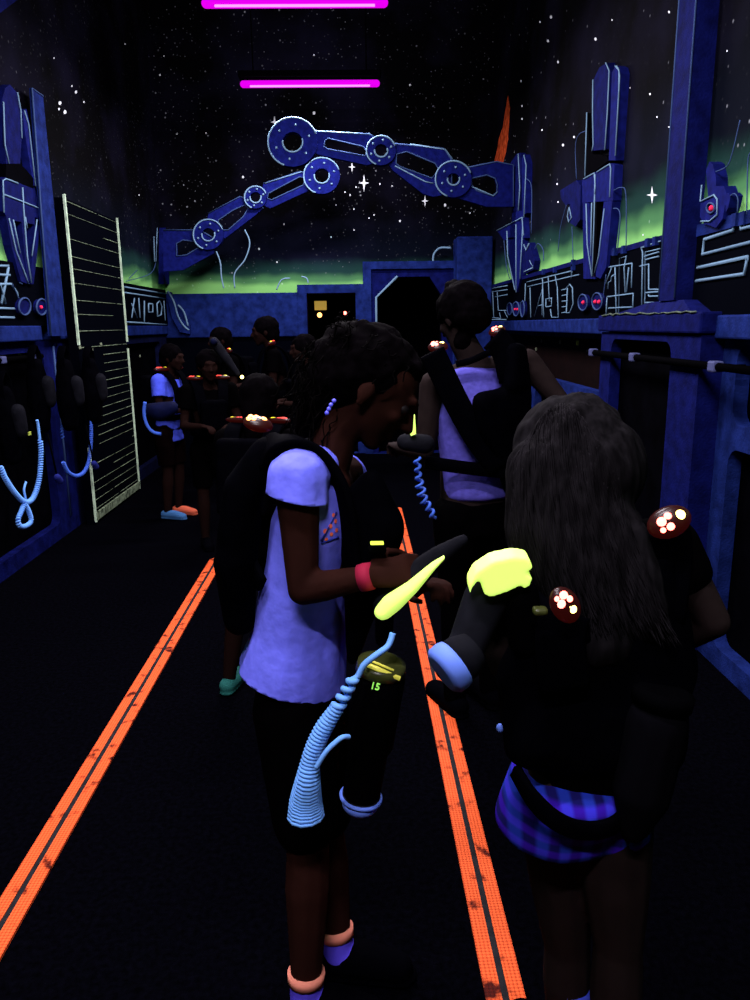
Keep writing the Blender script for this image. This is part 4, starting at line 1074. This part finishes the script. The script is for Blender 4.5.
# hair: cap, curls and gathered ponytail
Mh = hm
hp = [E((-.030, 0, .030), (.096, .084, .086), None, 3), E((-.055, 0, .0), (.070, .082, .080), None, 3)]
hp += chain(E((.035, 0, .070), (.035, .050, .030)), E((-.03, 0, .080), (.06, .066, .036)))
hp += [E((-.09, 0, .035), (.05, .06, .055)), E((-.10, 0, .0), (.045, .055, .05))]
hp = xf(hp, Mh)
hp += chain(E(at(332, 365, 1.52), (.05, .05, .05)), E(at(318, 395, 1.53), (.035, .05, .06)), E(at(305, 420, 1.54), (.02, .03, .04)))
obj('hair', fuse(hp, .006, 2, .007, 38), 'hair_black', root, True)
bm = bmesh.new(); rr = random.Random(11)
for k in range(150):
    p0 = Mh @ Vector((rr.uniform(-.13, .03), rr.uniform(-.08, .08), rr.uniform(.05, .09)))
    q = [p0]
    for j in range(5): q.append(q[-1]+Vector((rr.uniform(-.012, .004), rr.uniform(-.009, .009), rr.uniform(-.016, .006))))
    tube(bm, cat(q, 3), .0012, 4)
for k in range(110):
    a = at(rr.uniform(300, 340), rr.uniform(340, 400), 1.52+rr.uniform(-.05, .05)); q = [a]
    for j in range(7): q.append(q[-1]+Vector((rr.uniform(-.014, .006), rr.uniform(-.012, .012), rr.uniform(-.026, -.002))))
    tube(bm, cat(q, 3), .0013, 4)
h2 = obj('loose_curls', bm, 'hair_soft', root)
bm = bmesh.new()
for x, y in ((334, 401), (331, 405), (329, 409), (327, 413)):
    bmesh.ops.create_uvsphere(bm, u_segments=10, v_segments=6, radius=.0045, matrix=Matrix.Translation(at(x, y, 1.42)))
obj('hair_beads', bm, 'bead_blue', root, True)
# vest: wide strap over the near shoulder, packs front and back
v = vroot(root); wY = Vector((0, 1, 0))
near = [(264, 455, 1.44), (275, 444, 1.42), (297, 441, 1.42), (318, 452, 1.42), (336, 478, 1.41), (346, 510, 1.40), (350, 550, 1.40), (354, 600, 1.40)]
strap(v, cat([at(x, y, Y) for x, y, Y in near], 5), [Vector((.35, -.9, .0))]*200, .075, .016)
far = [(270, 450, 1.62), (300, 440, 1.64), (335, 452, 1.64), (365, 485, 1.62), (380, 520, 1.60)]
strap(v, cat([at(x, y, Y) for x, y, Y in far], 5), wY, .075, .016)
strap(v, cat([at(x, y, Y) for x, y, Y in ((250, 560, 1.46), (262, 585, 1.42))], 5), Vector((0, 0, 1)), .04, .012, 'belt')
obj('front_pack', fuse(chain(H(E(at(372, 480, 1.42), .022), E(at(372, 480, 1.62), .022), E(at(352, 500, 1.44), .02)), H(E(at(385, 530, 1.42), .04), E(at(385, 530, 1.62), .04), E(at(358, 560, 1.42), .03)), H(E(at(375, 575, 1.44), .03), E(at(375, 575, 1.60), .03), E(at(358, 600, 1.42), .02), E(at(352, 660, 1.44), .012))), .007, 3, .003, 12), 'vest_black', v, True)
obj('back_pack', fuse(chain(H(E(at(266, 452, 1.45), .03), E(at(266, 452, 1.62), .03)), H(E(at(244, 490, 1.44), .04), E(at(244, 490, 1.66), .04)), H(E(at(236, 560, 1.45), .045), E(at(236, 560, 1.66), .045)), H(E(at(240, 620, 1.47), .03), E(at(240, 620, 1.64), .03))), .008, 3, .004, 12), 'vest_black', v, True)
shoulder_light(at(258, 424, 1.56), (0, -.3, 1), (1, 0, -.2), v, .025, 'led_orange', 'led_orange')
# pink band on the near wrist
bm = bmesh.new(); c = at(366, 577, 1.33); d = (J['wrR']-J['elR']).normalized()
tube(bm, [c-d*.012, c, c+d*.012], [.0255, .0265, .0255], 18); obj('wristband', bm, 'band_pink', root, True)

# ------------------------------------------------ phaser held by the centre girl
def phaser_base(name, label, p): return thing(name, label, 'phaser', p)
pc = at(405, 590, 1.33)
t = phaser_base('phaser', 'black phaser with long yellow-green shell in the centre girl\'s hands', pc)
Yp = 1.29
bm = fuse(chain(E(at(383, 612, Yp), (.017, .020, .014)), E(at(392, 603, Yp), (.020, .022, .017)), E(at(412, 587, Yp), (.012, .020, .012)), E(at(432, 567, Yp), (.006, .014, .007)), E(at(444, 557, Yp), (.003, .008, .003))), .0035, 3)
obj('shell', bm, 'shell_yellow', t, True)
bm = fuse(chain(E(at(384, 603, Yp+.06), .024), E(at(405, 583, Yp+.06), .030), E(at(440, 555, Yp+.08), .020), E(at(463, 540, Yp+.09), .012)), .006, 3); obj('barrel', bm, 'plastic_grey', t, True)
bm = fuse(chain(E(at(385, 600, Yp+.08), .02), E(at(384, 640, Yp+.08), .018)), .006, 3); obj('grip', bm, 'plastic_black', t, True)
bm = bmesh.new(); a = at(377, 543, 1.33); box(bm, a-Vector((.012, .008, .0016)), a+Vector((.012, .008, .0016)), 0, .001); obj('indicator', bm, 'led_green', t)
bm = fuse([rbox(at(377, 549, 1.35), (.035, .03, .012), Matrix.Identity(3), .004)], .003, 2); obj('display', bm, 'plastic_black', t, True)

# hanging canister phaser with coiled cord
Yc = 1.30
top, bot = at(381, 668, Yc), at(360, 803, Yc+.02)
ax = (top-bot).normalized(); L_ = (top-bot).length
t = thing('hanging_phaser', 'dark cylindrical phaser body hanging at the centre girl\'s thigh, numbered 15', 'phaser', bot)
def lathe(bm, o, axis, prof, n=28, mi=0):
    a = axis.cross(Vector((0, 1, 0))).normalized(); b = axis.cross(a); rings = []
    for z, r in prof: rings.append([bm.verts.new(o+axis*z+(a*math.cos(2*PI*j/n)+b*math.sin(2*PI*j/n))*r) for j in range(n)])
    for i in range(len(rings)-1):
        for j in range(n):
            f = bm.faces.new((rings[i][j], rings[i][(j+1) % n], rings[i+1][(j+1) % n], rings[i+1][j])); f.material_index = mi; f.smooth = True
    if prof[0][1] > 1e-4: bm.faces.new(rings[0])
    if prof[-1][1] > 1e-4: bm.faces.new(rings[-1])
bm = bmesh.new(); lathe(bm, bot, ax, [(.012, .034), (.03, .037), (L_*.40, .038), (L_*.46, .046), (L_*.94, .048), (L_*.97, .044)]); obj('barrel', bm, 'plastic_black', t)
bm = bmesh.new(); lathe(bm, bot, ax, [(L_*.97, .040), (L_*.98, .047), (L_*1.04, .045), (L_*1.05, .036)]); obj('end_cap', bm, 'olive_clear', t)
bm = bmesh.new(); cc = bot+ax*L_*1.052
sx = Vector((.85, 0, -.42)).normalized(); 
for k in (-1, 1): box_c = cc+Vector((0, -.047, 0))-ax*.008
tube(bm, [cc-sx*.032+Vector((0, -.036, -.004)), cc+sx*.034+Vector((0, -.036, -.004))], .0045, 6); tube(bm, [cc-sx*.024+Vector((0, -.030, .004)), cc+sx*.022+Vector((0, -.030, .004))], .0022, 6); obj('light_bar', bm, 'yellow_bar', t)
bm = bmesh.new(); lathe(bm, bot, ax, [(-.012, .028), (.0, .036), (.022, .0375)]); obj('muzzle', bm, 'plastic_grey', t)
bm = bmesh.new(); ring_c = bot+ax*.016; a_ = ax.cross(Vector((0, 1, 0))).normalized(); b_ = ax.cross(a_)
tube(bm, [ring_c+(a_*math.cos(q)+b_*math.sin(q))*.039 for q in np.linspace(0, 2*PI, 33)[:-1]], .0042, 6, 0, True); lathe(bm, bot, ax, [(-.016, .026), (-.006, .0345), (.008, .0385)]); obj('muzzle_ring', bm, 'muzzle_blue', t)
# number
fc = bpy.data.curves.new('num', 'FONT'); fc.body = '15'; fc.size = .018; fc.align_x = 'CENTER'; fc.align_y = 'CENTER'; fc.extrude = .0006; fc.offset = .0004
fo = bpy.data.objects.new('num', fc); C.objects.link(fo); dg = bpy.context.evaluated_depsgraph_get(); nm = bpy.data.meshes.new_from_object(fo.evaluated_get(dg)); bpy.data.objects.remove(fo)
bm = bmesh.new(); bm.from_mesh(nm); nrm = (CP-at(375, 682, Yc)); nrm.z *= .2; nrm.normalize()
zz_ = nrm; xx_ = Vector((0, 0, 1)).cross(zz_).normalized(); xx_ = (xx_+Vector((0, 0, -.25))).normalized(); yy_ = zz_.cross(xx_)
bmesh.ops.transform(bm, matrix=Matrix.Translation(at(375, 676, Yc)+zz_*.053+Vector((0, .0, 0))) @ Matrix((xx_, yy_, zz_)).transposed().to_4x4(), verts=bm.verts)
obj('number_label', bm, 'label_green', t)
# cord
t = thing('coiled_cord', 'bright blue-white coiled cord hanging beside the centre girl\'s legs', 'cord', at(306, 820, 1.27))
bm = bmesh.new()
tube(bm, cat([at(393, 633, 1.27), at(388, 646, 1.26), at(376, 655, 1.25), at(364, 665, 1.25), at(358, 676, 1.25), at(352, 680, 1.25)], 6), .0058, 8)
obj('lead', bm, 'cord_blue', t)
bm = bmesh.new()
helix([at(354, 678, 1.25), at(345, 694, 1.25), at(337, 708, 1.25)], [.006, .009], .018, .0062, bm)
helix([at(337, 708, 1.25), at(325, 726, 1.25), at(317, 742, 1.25), at(311, 760, 1.25), at(308, 780, 1.25), at(306, 800, 1.26), at(306, 817, 1.26)], [.010, .013, .014, .015, .021, .027, .032], .0072, .0042, bm)
obj('coil', bm, 'cord_blue', t)
bm = bmesh.new(); tube(bm, cat([at(349, 737, 1.235), at(343, 737, 1.225), at(336, 742, 1.22), at(326, 752, 1.215), at(316, 768, 1.215)], 6), .0048, 8); obj('return_lead', bm, 'cord_blue', t)

# ------------------------------------------------ woman in tank top (behind)
J = pose(Vector((.33, 2.72, 0)), math.radians(128), 1.62, .04, 'hold', 1.0)
J['wrL'] = J['U'](.14, .04, .68); J['wrR'] = J['U'](.13, -.05, .67)
J['elR'] = J['U'](.0, -.16, .70); 
J['shR'] = at(527, 362, 2.80); J['elR'] = at(566, 408, 2.75); J['wrR'] = at(540, 440, 2.95)
J['shL'] = at(433, 385, 2.70); J['elL'] = at(425, 452, 2.68); J['wrL'] = at(400, 448, 2.95)
J['sho'] = at(480, 373, 2.74); J['neck'] = at(462, 340, 2.75); J['chest'] = at(476, 415, 2.73); J['waist'] = at(470, 460, 2.73); J['pelvis'] = at(476, 505, 2.73); J['head'] = at(461, 317, 2.76)
J['T'] = (Matrix.Rotation(math.radians(112), 4, 'Z')).to_3x3(); J['R'] = J['T']
for s, k in ((1, 'L'), (-1, 'R')):
    J['hip'+k] = J['pelvis']+J['T'] @ Vector((0, .08*s, -.03)); J['knee'+k] = Vector((J['hip'+k].x, J['hip'+k].y+.02, .45)); J['ank'+k] = Vector((J['hip'+k].x, J['hip'+k].y, .07))
J['hm'] = frame_of((-.55, .75, -.42), Vector((0, 0, 1)), J['head'])
root = thing('person', 'woman with hair bun in white tank top and black vest, back turned', 'person', (J['pelvis'].x, J['pelvis'].y, 0))
p, hm = figure(J, .008, .95, .9, 1.0)
obj('body', fuse(p, .007, 3), 'skin_dim', root, True)
h = 1.62; T_ = J['T']
p = chain(E(at(480, 492, 2.73), (.105, .150, .03), T_, 3), E(at(474, 460, 2.73), (.10, .130, .04), T_, 3), E(at(474, 415, 2.73), (.11, .150, .05), T_, 3), E(at(480, 372, 2.74), (.075, .150, .025), T_, 3), )
bm = fuse(p, .008, 3, .004, 9, (1, 1, .5)); cut(bm, at(478, 343, 2.74), (0, 0, 1)); cut(bm, at(478, 503, 2.73), (0, 0, -1))
o = obj('tank_top', bm, 'tank_white', root, True)
p = chain(E(J['pelvis']+Vector((0, 0, -.0)), (.10, .14, .06), T_, 3), E(J['pelvis']+Vector((0, 0, -.08)), (.11, .15, .05), T_, 3))
for k in 'LR': p += limb((J['hip'+k], .095), (J['knee'+k], .06), (J['ank'+k], .045))
obj('trousers', fuse(p, .01, 3), 'cloth_black', root, True)
shoes(J, root)
hp = xf([E((-.02, 0, .03), (.100, .086, .088), None, 3), E((-.05, 0, -.01), (.07, .078, .075), None, 3)], J['hm'])+chain(E(at(458, 294, 2.80), (.045, .045, .035)), E(at(455, 288, 2.80), (.038, .038, .03)))
hp += [E(at(463, 340, 2.72), (.035, .035, .04))]
obj('hair', fuse(hp, .007, 2, .006, 30), 'hair_black', root, True)
bm = bmesh.new()
v = vroot(root)
def onw(l, Y): return cat([at(x, y, Y) for x, y in l], 5)
strap(v, onw([(432, 352), (443, 375), (458, 405), (478, 440), (500, 468)], 2.58), Vector((1, 0, .35)), .085, .02)
strap(v, onw([(456, 364), (470, 361), (490, 352)], 2.60), Vector((0, 0, 1)), .022, .016)
strap(v, onw([(425, 462), (445, 465), (475, 469), (505, 472)], 2.585), Vector((0, 0, 1)), .045, .016)
strap(v, onw([(493, 338), (505, 352), (512, 380)], 2.62), Vector((1, 0, .1)), .09, .02)
obj('back_pack', fuse(chain(H(E(at(513, 350, 2.62), .028), E(at(519, 352, 2.66), .03)), H(E(at(511, 384, 2.60), .028), E(at(521, 385, 2.66), .04)))+chain(H(E(at(482, 402, 2.57), .035), E(at(521, 395, 2.66), .04)), H(E(at(487, 425, 2.57), .035), E(at(520, 440, 2.66), .04)), H(E(at(500, 455, 2.60), .03), E(at(520, 500, 2.66), .04))), .01, 3, .004, 10), 'vest_black', v, True)
shoulder_light(at(438, 347, 2.62), (0, -.5, 1), (1, 0, .05), v, .028)
shoulder_light(at(497, 331, 2.66), (0, -.5, 1), (1, 0, .25), v, .024, 'led_red', 'led_yellow')
# small phaser and blue coil at her front
t = thing('phaser', 'phaser with bright yellow edge in front of the woman in tank top', 'phaser', at(412, 428, 2.5))
bm = bmesh.new(); plate(bm, [[at(x, y, 2.50) for x, y in ((415, 415), (416, 434), (411, 436), (409, 431))]], (0, .03, 0)); obj('shell', bm, 'shell_yellow', t)
bm = fuse(chain(E(at(405, 442, 2.54), .03), E(at(425, 444, 2.54), .035)), .008, 3); obj('barrel', bm, 'plastic_grey', t, True)
t = thing('coiled_cord', 'blue coiled cord hanging between centre girl and woman in tank top', 'cord', at(420, 480, 2.5))
bm = bmesh.new(); helix([at(417, 458, 2.5), at(419, 480, 2.5), at(423, 498, 2.5), at(430, 510, 2.5), at(434, 519, 2.5)], [.010, .008, .014, .012, .008], .028, .0055, bm); obj('coil', bm, 'cord_dim', t)

# ------------------------------------------------ long-haired girl (foreground right)
J = pose(Vector((.37, 1.16, 0)), math.radians(125), 1.40, .22)
J['T'] = frame_of((-.45, .80, -.30), Vector((0, 0, 1))).to_3x3(); J['R'] = Matrix.Rotation(math.radians(115), 3, 'Z')
J['pelvis'] = at(580, 790, 1.16); J['waist'] = at(585, 715, 1.18); J['chest'] = at(590, 630, 1.20); J['sho'] = at(590, 560, 1.22); J['neck'] = at(580, 510, 1.23); J['head'] = at(563, 462, 1.25)
J['shL'] = at(535, 585, 1.22); J['elL'] = at(505, 665, 1.20); J['wrL'] = at(489, 616, 1.20)
J['shR'] = at(668, 545, 1.26); J['elR'] = at(714, 622, 1.22); J['wrR'] = at(640, 655, 1.36)
J['hipL'] = at(555, 805, 1.19); J['hipR'] = at(612, 805, 1.13)
J['kneeL'] = at(567, 945, 1.20); J['kneeR'] = at(618, 945, 1.12)
J['ankL'] = Vector((J['kneeL'].x+.01, 1.20, .075)); J['ankR'] = Vector((J['kneeR'].x+.0, 1.10, .075))
J['hm'] = frame_of((-.62, .62, -.48), Vector((0, 0, 1)), J['head'])
J['hML'] = frame_of((-.05, .3, .95), Vector((-.9, .0, 0)), J['wrL'])
root = thing('person', 'long-haired girl in plaid shorts and black vest, seen from behind', 'person', (J['pelvis'].x, J['pelvis'].y, 0))
p, hm = figure(J, .007, .98, 1.0, .95)
obj('body', fuse(p, .006, 3), 'skin_dim', root, True)
p = chain(E(at(556, 816, 1.16), (.108, .105, .05), None, 3), E(at(568, 778, 1.16), (.10, .125, .05), None, 3))
p += limb((J['hipL']+Vector((-.015, -.01, 0)), .082), (J['hipL'].lerp(J['kneeL'], .22)+Vector((-.012, -.01, 0)), .080))+limb((J['hipR']+Vector((-.02, 0, 0)), .068), (J['hipR'].lerp(J['kneeR'], .1), .066))
bm = fuse(p, .007, 3, .005, 9); cut(bm, at(550, 848, 1.10), (-.05, 0, -1)); o = obj('shorts', bm, 'plaid', root, True); solid(o, .003)
p = chain(E(J['waist'], (.09, .12, .06), J['T'], 3), E(J['chest'], (.10, .14, .07), J['T'], 3), E(J['sho'], (.075, .14, .04), J['T'], 3))+limb((J['sho'].lerp(J['shR'], .5), .055), (J['shR'], .052), (J['shR'].lerp(J['elR'], .35), .048))
p += limb((J['sho'].lerp(J['shL'], .5), .055), (J['shL'], .052), (J['shL'].lerp(J['elL'], .5), .046))+chain(E(J['waist'], (.09, .12, .06), J['T'], 3), E(at(588, 775, 1.16), (.095, .11, .04), J['T'], 3))
obj('shirt', fuse(p, .008, 3, .004, 9), 'cloth_black', root, True)
# vest packs
v = vroot(root)
strap(v, cat([at(515, 770, 1.08), at(530, 795, 1.045), at(552, 818, 1.03), at(580, 830, 1.03), at(612, 826, 1.04), at(640, 800, 1.08)], 6), Vector((0, 0, 1)), .030, .012, 'belt')
for pts in ([(565, 612, 1.06), (560, 640, 1.05), (565, 690, 1.05)], [(664, 528, 1.12), (668, 560, 1.12), (660, 620, 1.10)], [(545, 560, 1.20), (560, 600, 1.10), (565, 640, 1.06)]):
    strap(v, cat([at(x, y, Y) for x, y, Y in pts], 5), Vector((1, 0, .1)), .075, .016)
obj('back_pack', fuse(chain(H(E(at(560, 620, 1.10), .04), E(at(655, 570, 1.14), .04)), H(E(at(525, 680, 1.12), .05), E(at(665, 660, 1.12), .05)), H(E(at(532, 740, 1.10), .05), E(at(655, 745, 1.10), .05))), .008, 3, .006, 10), 'vest_black', v, True)
shoulder_light(at(565, 605, 1.02), (0, -1, .5), (.6, 0, -.8), v, .024)
shoulder_light(at(669, 522, 1.06), (0, -1, .5), (.8, 0, .35), v, .026)
bm = fuse([rbox(at(540, 611, 1.03), (.022, .02, .012), Matrix.Identity(3), .004)], .003, 2); obj('indicator_strip', bm, 'olive_clear', v, True)
bm = bmesh.new(); bmesh.ops.create_uvsphere(bm, u_segments=10, v_segments=8, radius=.006, matrix=Matrix.Translation(at(500, 728, 1.10)) @ Matrix.Diagonal((1, 1, 1.3, 1))); obj('clip_light', bm, 'muzzle_blue', v, True)
# hair: cap plus long wavy locks
hp = xf([E((-.02, 0, .02), (.098, .086, .086), None, 3), E((-.055, 0, -.03), (.074, .080, .086), None, 3)], J['hm'])
hp += chain(E(at(560, 470, 1.20), (.088, .07, .07)), E(at(565, 530, 1.15), (.085, .055, .06)), E(at(585, 590, 1.12), (.07, .05, .06)), E(at(600, 640, 1.09), (.05, .04, .05)))
hp += chain(E(at(590, 485, 1.20), (.045, .05, .05)), E(at(622, 540, 1.14), (.042, .045, .05)), E(at(652, 620, 1.09), (.030, .03, .05)))
hp += chain(E(at(522, 475, 1.20), (.03, .05, .05)), E(at(522, 530, 1.16), (.024, .035, .05)), E(at(536, 575, 1.14), (.015, .02, .03)))
hb = fuse(hp, .007, 2, .007, 24, (1.3, 1.3, .35))
hair = obj('hair', hb, 'hair_brown', root, True)
hb2 = bmesh.new(); hb2.from_mesh(hair.data); bmesh.ops.transform(hb2, matrix=root_matrix(root), verts=hb2.verts); ht_ = BVHTree.FromBMesh(hb2); hb2.free()
bm = bmesh.new(); rr = random.Random(4)
for k in range(620):
    u = rr.uniform(-1, 1); f0 = rr.random()**2*.35
    ph = rr.uniform(0, 6.28); q = []; lift = rr.uniform(.001, .007); f1 = rr.uniform(.8, 1.08); last = None
    for j in range(13):
        f = f0+(f1-f0)*j/12
        xc = 562+f*f*38; wd_ = 50*math.sin(min(1, f*3.0+.50)*PI/2)+26*f
        x = xc+u*wd_+3.5*math.sin(ph+f*11)*f; y = 403+abs(u)**2.0*42*(1-f)+f*232-(1-u)*12*f
        d = ray(x, y).normalized(); hit = ht_.ray_cast(CP, d)
        if hit[0] is not None and hit[3] < 1.45: last = hit[3]
        if last is None: continue
        q.append(CP+d*(last-lift))
    if len(q) > 3: q = cat(q, 3); tube(bm, q, [.0016]*(len(q)-3)+[.0012, .0008, .0004], 4)
obj('hair_strands', bm, 'hair_brown', root)
c = J['wrL']+Vector((0, -.005, .012)); bm = bmesh.new(); d = Vector((-.05, .3, .95)).normalized()
tube(bm, [c-d*.010, c, c+d*.010], [.027, .028, .027], 18); obj('wristband', bm, 'band_pink', root, True)
for k in 'LR':
    a = J['ank'+k]; bm = bmesh.new(); tube(bm, [a, a+Vector((0, 0, .12)), a+Vector((0, 0, .18))], [.036, .042, .046], 18); obj('sock', bm, 'kid_white', root, True)
shoes(J, root)

# phaser body hanging at her right hip
hb_ = at(634, 826, 1.04); ht = at(657, 722, 1.05)
t = thing('hanging_phaser', 'dim grey phaser body hanging at the long-haired girl\'s right hip', 'phaser', hb_)
bm = fuse(chain(E(hb_, (.022, .022, .03)), E(hb_.lerp(ht, .35), .046), E(ht, .048)), .006, 3); obj('barrel', bm, 'plastic_dim', t, True)
bm = bmesh.new(); ax2 = (ht-hb_).normalized(); lathe(bm, ht, ax2, [(.03, .045), (.05, .046), (.055, .035)]); obj('end_cap', bm, 'plastic_black', t)

# her phaser
Yq = 1.05
t = thing('phaser', 'phaser with broad yellow-green shell held by the long-haired girl', 'phaser', at(500, 600, Yq))
def TS(l): return [(400+x/2.143, 460+y/2.143) for x, y in l]
ol = TS([(150, 292), (149, 268), (163, 242), (198, 219), (248, 208), (278, 213), (286, 232), (271, 243), (285, 254), (281, 268), (266, 281), (262, 268), (235, 282), (203, 294), (182, 292), (176, 272), (170, 258), (157, 272)])
bm = bmesh.new(); pts = [at(x, y, Yq) for x, y in ol]; plate(bm, [pts], (0, .035, .006))
obj('shell', remelt(bm, .003, 9), 'shell_yellow', t, True)
bm = fuse(chain(E(at(497, 585, Yq+.05), .035), E(at(485, 600, Yq+.05), .036), E(at(466, 648, Yq+.02), .030), E(at(452, 664, Yq+.0), .030)), .006, 3); obj('barrel', bm, 'plastic_grey', t, True)
bm = fuse(chain(E(at(520, 595, Yq+.04), .03), E(at(525, 640, Yq+.04), .028)), .006, 3); obj('grip', bm, 'plastic_black', t, True)
A_ = at(474, 648, Yq-.01); B_ = at(445, 671, Yq-.03); axm = (B_-A_).normalized()
bm = bmesh.new(); lathe(bm, A_, axm, [(0, .026), ((B_-A_).length*.35, .034), ((B_-A_).length*.75, .036)]); obj('barrel_end', bm, 'plastic_grey', t)
bm = bmesh.new(); lathe(bm, A_, axm, [((B_-A_).length*.62, .0365), ((B_-A_).length*.75, .0385), ((B_-A_).length*1.0, .038), ((B_-A_).length*1.12, .031), ((B_-A_).length*1.12, .024)]); obj('muzzle_ring', bm, 'muzzle_blue', t)

# ------------------------------------------------ children in the dark at the back left
G = 'children in dark vests behind the centre girl'
def kid(base, yaw, h, label, shirt_m=None, lights=((1, 0), (-1, 0)), lean=.1, hair='hair_black', shoe='shoe_black', elong=1.6, lr=.03, skin='skin_shaded', sleeve=.5, arms='hold', leds=('bar_red', 'bar_yellow'), hairlen=0, over=None, shoeL=None):
    J = pose(Vector(base), yaw, h, lean, arms)
    if over: over(J)
    root = thing('person', label, 'person', base, G)
    p, hm = figure(J, .01, None, .9)
    obj('body', fuse(p, .009, 2), skin, root, True)
    shirt(J, root, shirt_m or 'cloth_black', sleeve=sleeve, voxel=.012)
    shorts(J, root, 'cloth_brown' if shirt_m else 'cloth_black', leg=.8)
    s = (.135*h/.20)*.98
    hp = [E((-.02, 0, .03), (.103, .09, .09), None, 3), E((-.05, 0, -.02), (.07, .082, .08), None, 3)]
    if hairlen: hp += chain(E((-.06, 0, -.02), (.06, .07, .06)), E((-.09, 0, -.12), (.035, .055, .06)), E((-.10, 0, -.2), (.02, .03, .05)))
    obj('hair', fuse(xf(hp, hm @ Matrix.Scale(s, 4)), .011, 2, .006, 28), hair, root, True)
    vest(J, root, lights=lights, elong=elong, lr=lr, leds=leds)
    if shoeL: shoes(J, root, shoeL, 'L'); shoes(J, root, shoe, 'R')
    else: shoes(J, root, shoe)
    return J, root
def stride(J):
    J['kneeL'] = at(238, 600, 2.94); J['ankL'] = at(229, 674, 2.92); J['ankL'].z = .06
def fl(x, Y): p = at(x, 500, Y); return (p.x, Y, 0)
kid(fl(258, 2.95), math.radians(75), 1.30, 'child with teal shoes close behind the centre girl\'s back', None, shoe='teal_shoe', elong=2.4, lr=.020, hairlen=1, over=stride)
kid(fl(174, 5.95), math.radians(-20), 1.36, 'child with glowing blue-white sleeve, one white and one orange shoe beside the slatted panel', 'kid_white', shoe='shoe_white', elong=2.4, lr=.026, shoeL='shoe_orange')
kid(fl(215, 5.1), math.radians(-70), 1.34, 'child in dark vest between the two brightest left figures', None, elong=2.0, lr=.022)
kid(fl(238, 6.9), math.radians(-150), 1.48, 'child with red and yellow vest light left of the dark doorway', None, elong=2.6, lr=.030)
kid(fl(283, 6.4), math.radians(-170), 1.56, 'tall child in dark vest directly below the blue back wall band', None, elong=2.6, lr=.030)
kid(fl(318, 5.9), math.radians(200), 1.42, 'child in dark vest in front of the dark doorway', None, elong=1.8, lr=.022, leds=('led_green', 'bar_yellow'))

# glowing phaser parts and cord seen among the children
t = thing('phaser', 'blue-grey phaser with a looping pale cord beside the left child', 'phaser', at(157, 415, 5.4))
bm = fuse(chain(E(at(150, 410, 5.35), .05), E(at(160, 412, 5.35), .07), E(at(172, 408, 5.35), .05)), .012, 3); obj('barrel', bm, 'dim_blue_paint', t, True)
bm = bmesh.new(); tube(bm, cat([at(145, 402, 5.3), at(144, 413, 5.3), at(147, 425, 5.3), at(153, 432, 5.3), at(161, 434, 5.3)], 5), .012, 7); obj('cord_loop', bm, 'cord_dim', t)
t = thing('phaser', 'long blue-grey phaser barrel raised diagonally by a child', 'phaser', at(225, 355, 5.0))
bm = fuse(chain(E(at(214, 342, 5.0), .034), E(at(226, 358, 5.0), .030), E(at(238, 374, 5.0), .018)), .009, 3); obj('barrel', bm, 'plastic_grey', t, True)
bm = bmesh.new(); bmesh.ops.create_uvsphere(bm, u_segments=10, v_segments=8, radius=.022, matrix=Matrix.Translation(at(214, 342, 4.96))); obj('tip', bm, 'dim_blue_paint', t, True)
bm = bmesh.new(); bmesh.ops.create_uvsphere(bm, u_segments=10, v_segments=8, radius=.012, matrix=Matrix.Translation(at(242, 377, 4.96))); obj('indicator', bm, 'led_yellow', t, True)

# ------------------------------------------------ world and view
w = bpy.data.worlds.new('world'); bpy.context.scene.world = w; w.use_nodes = True
w.node_tree.nodes['Background'].inputs[0].default_value = (0, 0, 0, 1)
sc = bpy.context.scene
sc.view_settings.view_transform = 'Standard'; sc.view_settings.look = 'None'; sc.view_settings.gamma = 1; sc.view_settings.exposure = 0
sc.view_settings.use_curve_mapping = False
sc.cycles.use_denoising = True
sc.cycles.max_bounces = 4
